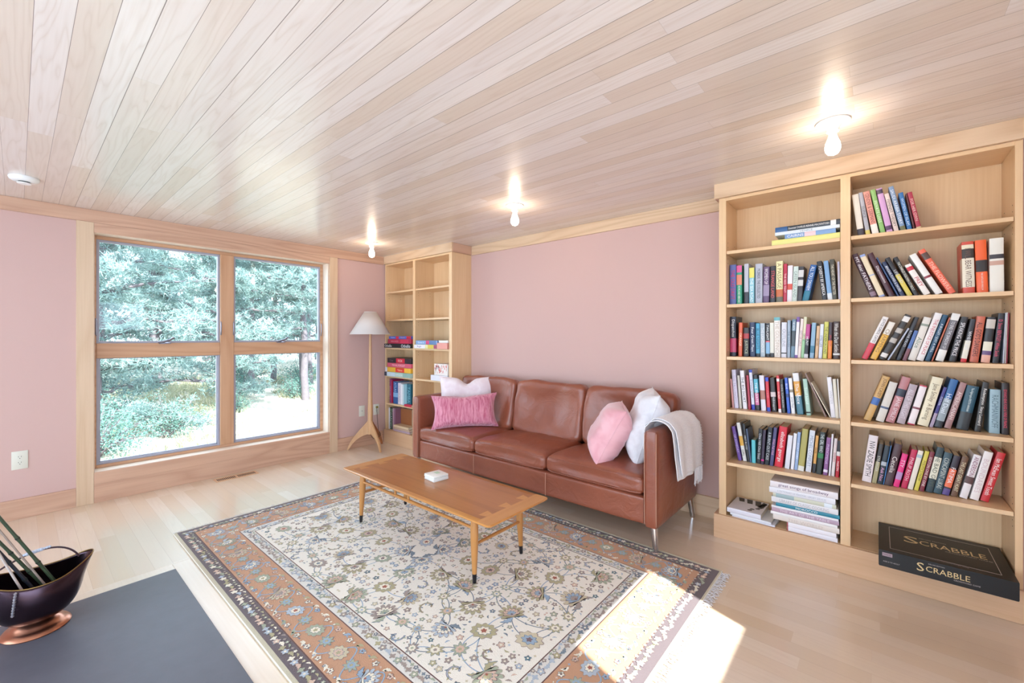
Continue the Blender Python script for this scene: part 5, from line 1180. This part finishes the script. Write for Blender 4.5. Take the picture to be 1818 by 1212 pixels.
sb(.0768,.270,.060,'24342e','.05,.2,506858','GARDEN','a0b8a8','dark green black book on the bottom shelf of narrow bookcase',zz=.1635)
sb(.1375,.266,.022,'b898a4','','','','slim pink grey book on the bottom shelf of narrow bookcase',zz=.1635)
sb(.160,.266,.030,'8c6078','','','','purple brown book on the bottom shelf of narrow bookcase',zz=.1635)
r=thing('book','orange brown book facing outward on the bottom shelf of narrow bookcase','book',(.195,3.115,.1640),0,'books in the tall narrow bookcase')
obj('cover',BX(0,.225,0,.022,0,.262,bev=.001),M2('a0643c'),r); obj('pages',BX(.004,.2256,.003,.019,.003,.2626),M['pages'],r)
for k,(x0,x1,T,col,lab) in enumerate(((.150,.50,.022,'b8a0b0','mauve book lying lowest on the bottom shelf of narrow bookcase'),(.165,.49,.024,'c4a890','tan book lying in the middle, bottom shelf of narrow bookcase'),(.120,.47,.026,'dcc4a0','cream tan book lying topmost, bottom shelf of narrow bookcase'))):
    lying(max(x0,.196),x1+.03,3.010,.1635+[0,.0224,.0468][k],T,.10,col,'','','',lab,'books in the tall narrow bookcase')

# ---------------------------------------------------------------- the black game box in the wide bookcase
t,l,w,d,h=gamebox('board_game_box','large black word game box with gold lettering on the bottom shelf',4.702,5.168,2.848,3.262,.1545,.083,'0b090b','0d0a0e','boxed games in the wide bookcase')
gold=mat('d8bc8a',.35,name='gold_print'); wht=mat('b8aaa8',.5,name='grey_print')
F=-d-.0009; Tz=h+.0005; [setattr(m_.node_tree.nodes['Principled BSDF'].inputs['Coat Weight'],'default_value',0) for m_ in l.data.materials]
lettering('S',(-.080,F,h*.55),(1,0,0),(0,0,1),.034,.040,gold,l,'box_title'); lettering('CRABBLE',(.012,F,h*.53),(1,0,-.0),(0,0,1),.146,.026,gold,l,'box_title',maxasp=3)
lettering('DELUXE EDITION',(-.025,F,h*.83),(1,0,0),(0,0,1),.055,.005,wht,l,'box_print'); lettering('CROSSWORD GAME',(.075,F,h*.27),(1,0,0),(0,0,1),.085,.006,wht,l,'box_print')
lettering('AGES 8 TO ADULT',(-.185,F,h*.34),(1,0,0),(0,0,1),.062,.006,wht,l,'box_print'); obj('maker_badge',BX(-w+.014,-w+.052,F,-d+.0003,h*.66,h*.86),mat('a89098',.5,name='badge_pink_grey'),l)
lettering('PARKER',(-w+.033,F-.0006,h*.76),(1,0,0),(0,0,1),.032,.009,mat('5c4c54',.5,name='badge_print'),l,'box_print')
lettering('S',(-.104,.028,Tz),(1,0,0),(0,1,0),.056,.090,gold,l,'box_title'); lettering('CRABBLE',(.046,.018,Tz),(1,0,0),(0,1,0),.236,.060,gold,l,'box_title',maxasp=3)
lettering('DELUXE EDITION',(-.02,.078,Tz),(1,0,0),(0,1,0),.10,.010,wht,l,'box_print'); lettering('CROSSWORD GAME',(.10,-.028,Tz),(1,0,0),(0,1,0),.16,.011,wht,l,'box_print')
lettering('WORLD\'S FAVORITE WORD GAME',(.02,-d+.032,Tz),(1,0,0),(0,1,0),.13,.006,wht,l,'box_print')
bm=bmesh.new(); a,b,c,e=-w+.045,w-.045,-d+.045,d-.045
for q_ in ((a,b,c-.0012,c+.0012),(a,b,e-.0012,e+.0012),(a-.0012,a+.0012,c,e),(b-.0012,b+.0012,c,e)): bx(bm,*q_,h,h+.0004)
obj('gold_border',bm,wht,l)
# ---------------------------------------------------------------- outside the window
g=bmesh.new(); NX,NYY=50,60
gv=[[g.verts.new((-.2-i*.9,-22+j*.9,-.55+.0*i+.35*mnoise.noise(Vector((i*.22,j*.22,0)))*min(1,i/4)+max(0,i-8)*.035)) for j in range(NYY+1)] for i in range(NX+1)]
for i in range(NX):
    for j in range(NYY): g.faces.new((gv[i][j],gv[i][j+1],gv[i+1][j+1],gv[i+1][j]))
bmesh.ops.recalc_face_normals(g,faces=g.faces)
go=obj('yard_ground',g,M['sand'],smooth=True); struct(go)
def gz(x,y):
    i=(-.2-x)/.9; j=(y+22)/.9
    return -.55+.35*mnoise.noise(Vector((i*.22,j*.22,0)))*min(1,max(0,i)/4)+max(0,i-8)*.035
def tuft(bm,p,L,n,q,up=.3,w=.0035):
    for k in range(n):
        d=Vector((q.gauss(0,1),q.gauss(0,1),q.gauss(0,1)+up)).normalized()*L*q.uniform(.7,1.2); s=d.cross(Vector((q.gauss(0,1),q.gauss(0,1),q.gauss(0,1)))).normalized()*w
        a,b,c=bm.verts.new(p-s),bm.verts.new(p+s),bm.verts.new(p+d); bm.faces.new((a,b,c))
def pine_parts(seed,h,spread,trunk_h,nb,lean=0,tr=.10,dens=1.0):
    q=random.Random(seed); tb=bmesh.new(); fb=bmesh.new()
    pts=[Vector((lean*k/8+q.uniform(-.05,.05)*k/3,q.uniform(-.05,.05)*k/3,h*k/8)) for k in range(9)]
    tube(tb,pts,[tr*(1-.09*k) for k in range(9)],9)
    for b in range(nb):
        s=trunk_h+(1-trunk_h)*(b/nb)**.9; k=min(7,int(s*8)); o=pts[k].lerp(pts[k+1],s*8-k) if s<1 else pts[8]
        a=b*2.4+q.uniform(-.4,.4); L=spread*(1-.75*((s-trunk_h)/(1-trunk_h+1e-6)))*q.uniform(.7,1.15)
        d=Vector((math.cos(a),math.sin(a),q.uniform(-.05,.45)))
        bp=[o+d*L*i/6+Vector((0,0,-.10*L*(i/6)**2+q.uniform(-.04,.04)))+Vector((q.uniform(-.05,.05),q.uniform(-.05,.05),0))*i for i in range(7)]
        tube(tb,bp,[tr*.32*(1-.13*i) for i in range(7)],5)
        for i in range(1,7):
            for c in range(3):
                e=bp[i]+Vector((q.gauss(0,.20),q.gauss(0,.20),q.gauss(.03,.12)))*L*.5
                tube(tb,[bp[i-1],bp[i-1].lerp(e,.5)+Vector((0,0,.03)),e],[.010,.007,.004],3,cap=False)
                for m in range(int((12+q.random()*8)*dens)):
                    p=bp[i-1].lerp(e,q.uniform(.35,1.05))+Vector((q.gauss(0,.09),q.gauss(0,.09),q.gauss(0,.06)))
                    tuft(fb,p,q.uniform(.09,.15),8,q,.5,.008)
    return tb,fb
PR={}
def pine(key,x,y,rz,sc,label,**k):
    t=thing('pine_tree',label,'tree',(x,y,gz(x,y)-.03),rz,'pine trees outside the window'); t.scale=(sc,)*3
    if key in PR:
        for src in PR[key]:
            c=src.copy(); C.objects.link(c); c.parent=t
    else:
        tb,fb=pine_parts(**k); PR[key]=[obj('trunk',tb,M['bark'],t,True,60),obj('needle_foliage',fb,M['needle'],t)]
    return t
kA=dict(seed=1,h=5.6,spread=2.6,trunk_h=.10,nb=30,lean=.4,tr=.12); kB=dict(seed=2,h=6.5,spread=2.4,trunk_h=.26,nb=28,lean=-.2,tr=.11); kC=dict(seed=5,h=8.0,spread=2.2,trunk_h=.40,nb=24,lean=.3,tr=.10)
pine('A',-6.2,.9,.3,1.0,'nearest broad pine filling the left window panes',**kA)
pine('A',-7.6,3.3,2.1,1.05,'broad pine behind the window mullion',**kA)
pine('B',-8.2,5.6,.8,1.0,'pine with a clear lower trunk seen in the right panes',**kB)
pine('C',-11.5,5.2,0,1.0,'tall slim pine trunk left of centre in the lower right pane',**kC)
pine('C',-12.3,6.2,1.9,1.05,'tall slim pine trunk right of centre in the lower right pane',**kC)
pine('C',-11.0,7.0,4.0,.9,'tall slim pine trunk at the right edge of the lower right pane',**kC)
pine('C',-9.6,6.1,2.9,.85,'slender pine trunk in the middle of the lower right pane',**kC)
pine('B',-14.5,8.2,3.0,1.1,'distant pine behind the slim trunks',**kB)
pine('A',-13.0,3.0,4.0,1.35,'distant broad pine seen above the sandy path',**kA)
pine('A',-18.0,6.0,1.0,1.7,'farthest broad pine behind the slim trunks',**kA)
pine('A',-15.0,-.5,5.2,1.5,'distant broad pine behind the nearest one',**kA)
pine('A',-19,11.0,2.6,1.7,'farthest broad pine at the right of the view',**kA)
pine('B',-20,2.0,.2,1.8,'tall far pine beyond the sandy path',**kB)
pine('A',-24,7.0,.9,2.2,'very distant pine closing the view',**kA)
def shrub_mesh(seed,n,r,hh):
    q=random.Random(seed); fb=bmesh.new(); sb_=bmesh.new()
    for k in range(26):
        a=q.uniform(0,6.28); rr=r*q.random()**.5; e=Vector((rr*math.cos(a),rr*math.sin(a),hh*q.uniform(.5,1)*(1-.5*(rr/r)**2))); tube(sb_,[Vector((0,0,0)),e*.5+Vector((0,0,.08)),e],[.012,.008,.003],4,cap=False)
        for m in range(n):
            p=e*q.uniform(.35,1.0)+Vector((q.gauss(0,.11),q.gauss(0,.11),q.gauss(0,.10))); p.z=max(.02,p.z)
            d=Vector((q.gauss(0,1),q.gauss(0,1),q.gauss(.3,.7))).normalized()*q.uniform(.028,.05); s=d.cross(Vector((q.gauss(0,1),q.gauss(0,1),q.gauss(0,1)))).normalized()*.012
            vs=[fb.verts.new(v) for v in (p,p+d*.5+s,p+d,p+d*.5-s)]; fb.faces.new(vs)
    return sb_,fb
SHB=None
def shrub(x,y,rz,sc,label):
    global SHB
    t=thing('green_shrub',label,'shrub',(x,y,gz(x,y)-.02),rz,'shrubs outside the window'); t.scale=(sc,sc,sc)
    if SHB:
        for s in SHB: c=s.copy(); C.objects.link(c); c.parent=t
    else:
        a,b=shrub_mesh(7,110,.75,.95); SHB=[obj('branches',a,M['bark'],t,True),obj('leaves',b,M['leaf'],t)]
shrub(-4.1,.75,0,1.0,'green shrub closest to the lower left window pane')
shrub(-5.0,1.75,1.2,.95,'green shrub just right of the nearest one')
shrub(-5.9,.8,2.2,1.3,'green shrub behind the nearest one')
shrub(-9.8,4.3,2.9,1.1,'green shrub by the path left of the slim trunks')
shrub(-7.5,3.6,4.1,.7,'small green shrub at the lower left of the right pane')
shrub(-11.6,6.9,5.1,1.2,'green shrub beneath the slim pine trunks')
shrub(-8.9,5.5,.6,1.0,'green shrub standing in the sand below the clear trunked pine')
shrub(-10.6,8.3,3.6,1.3,'green shrub at the far right of the lower right pane')
shrub(-13.5,5.6,1.7,1.6,'large distant shrub behind the slim pine trunks')
gb=bmesh.new(); q=random.Random(11)
for k in range(7500):
    x=-1.6-14*q.random()**.8; y=q.uniform(-.5,9.5)
    pth=abs(y-(3.0+(-x-3)*.28))<.42 and x<-2.5
    if pth or (mnoise.noise(Vector((x*.5,y*.5,3)))<-.22): continue
    tuft(gb,Vector((x,y,gz(x,y))),q.uniform(.14,.34),5,q,2.2,.008)
tag(obj('grass_clumps',gb,M['grass']),'dry pale grass growing on the sandy ground outside','grass',kind='stuff')
# keep linked meshes valid for every thing
bpy.context.view_layer.update()
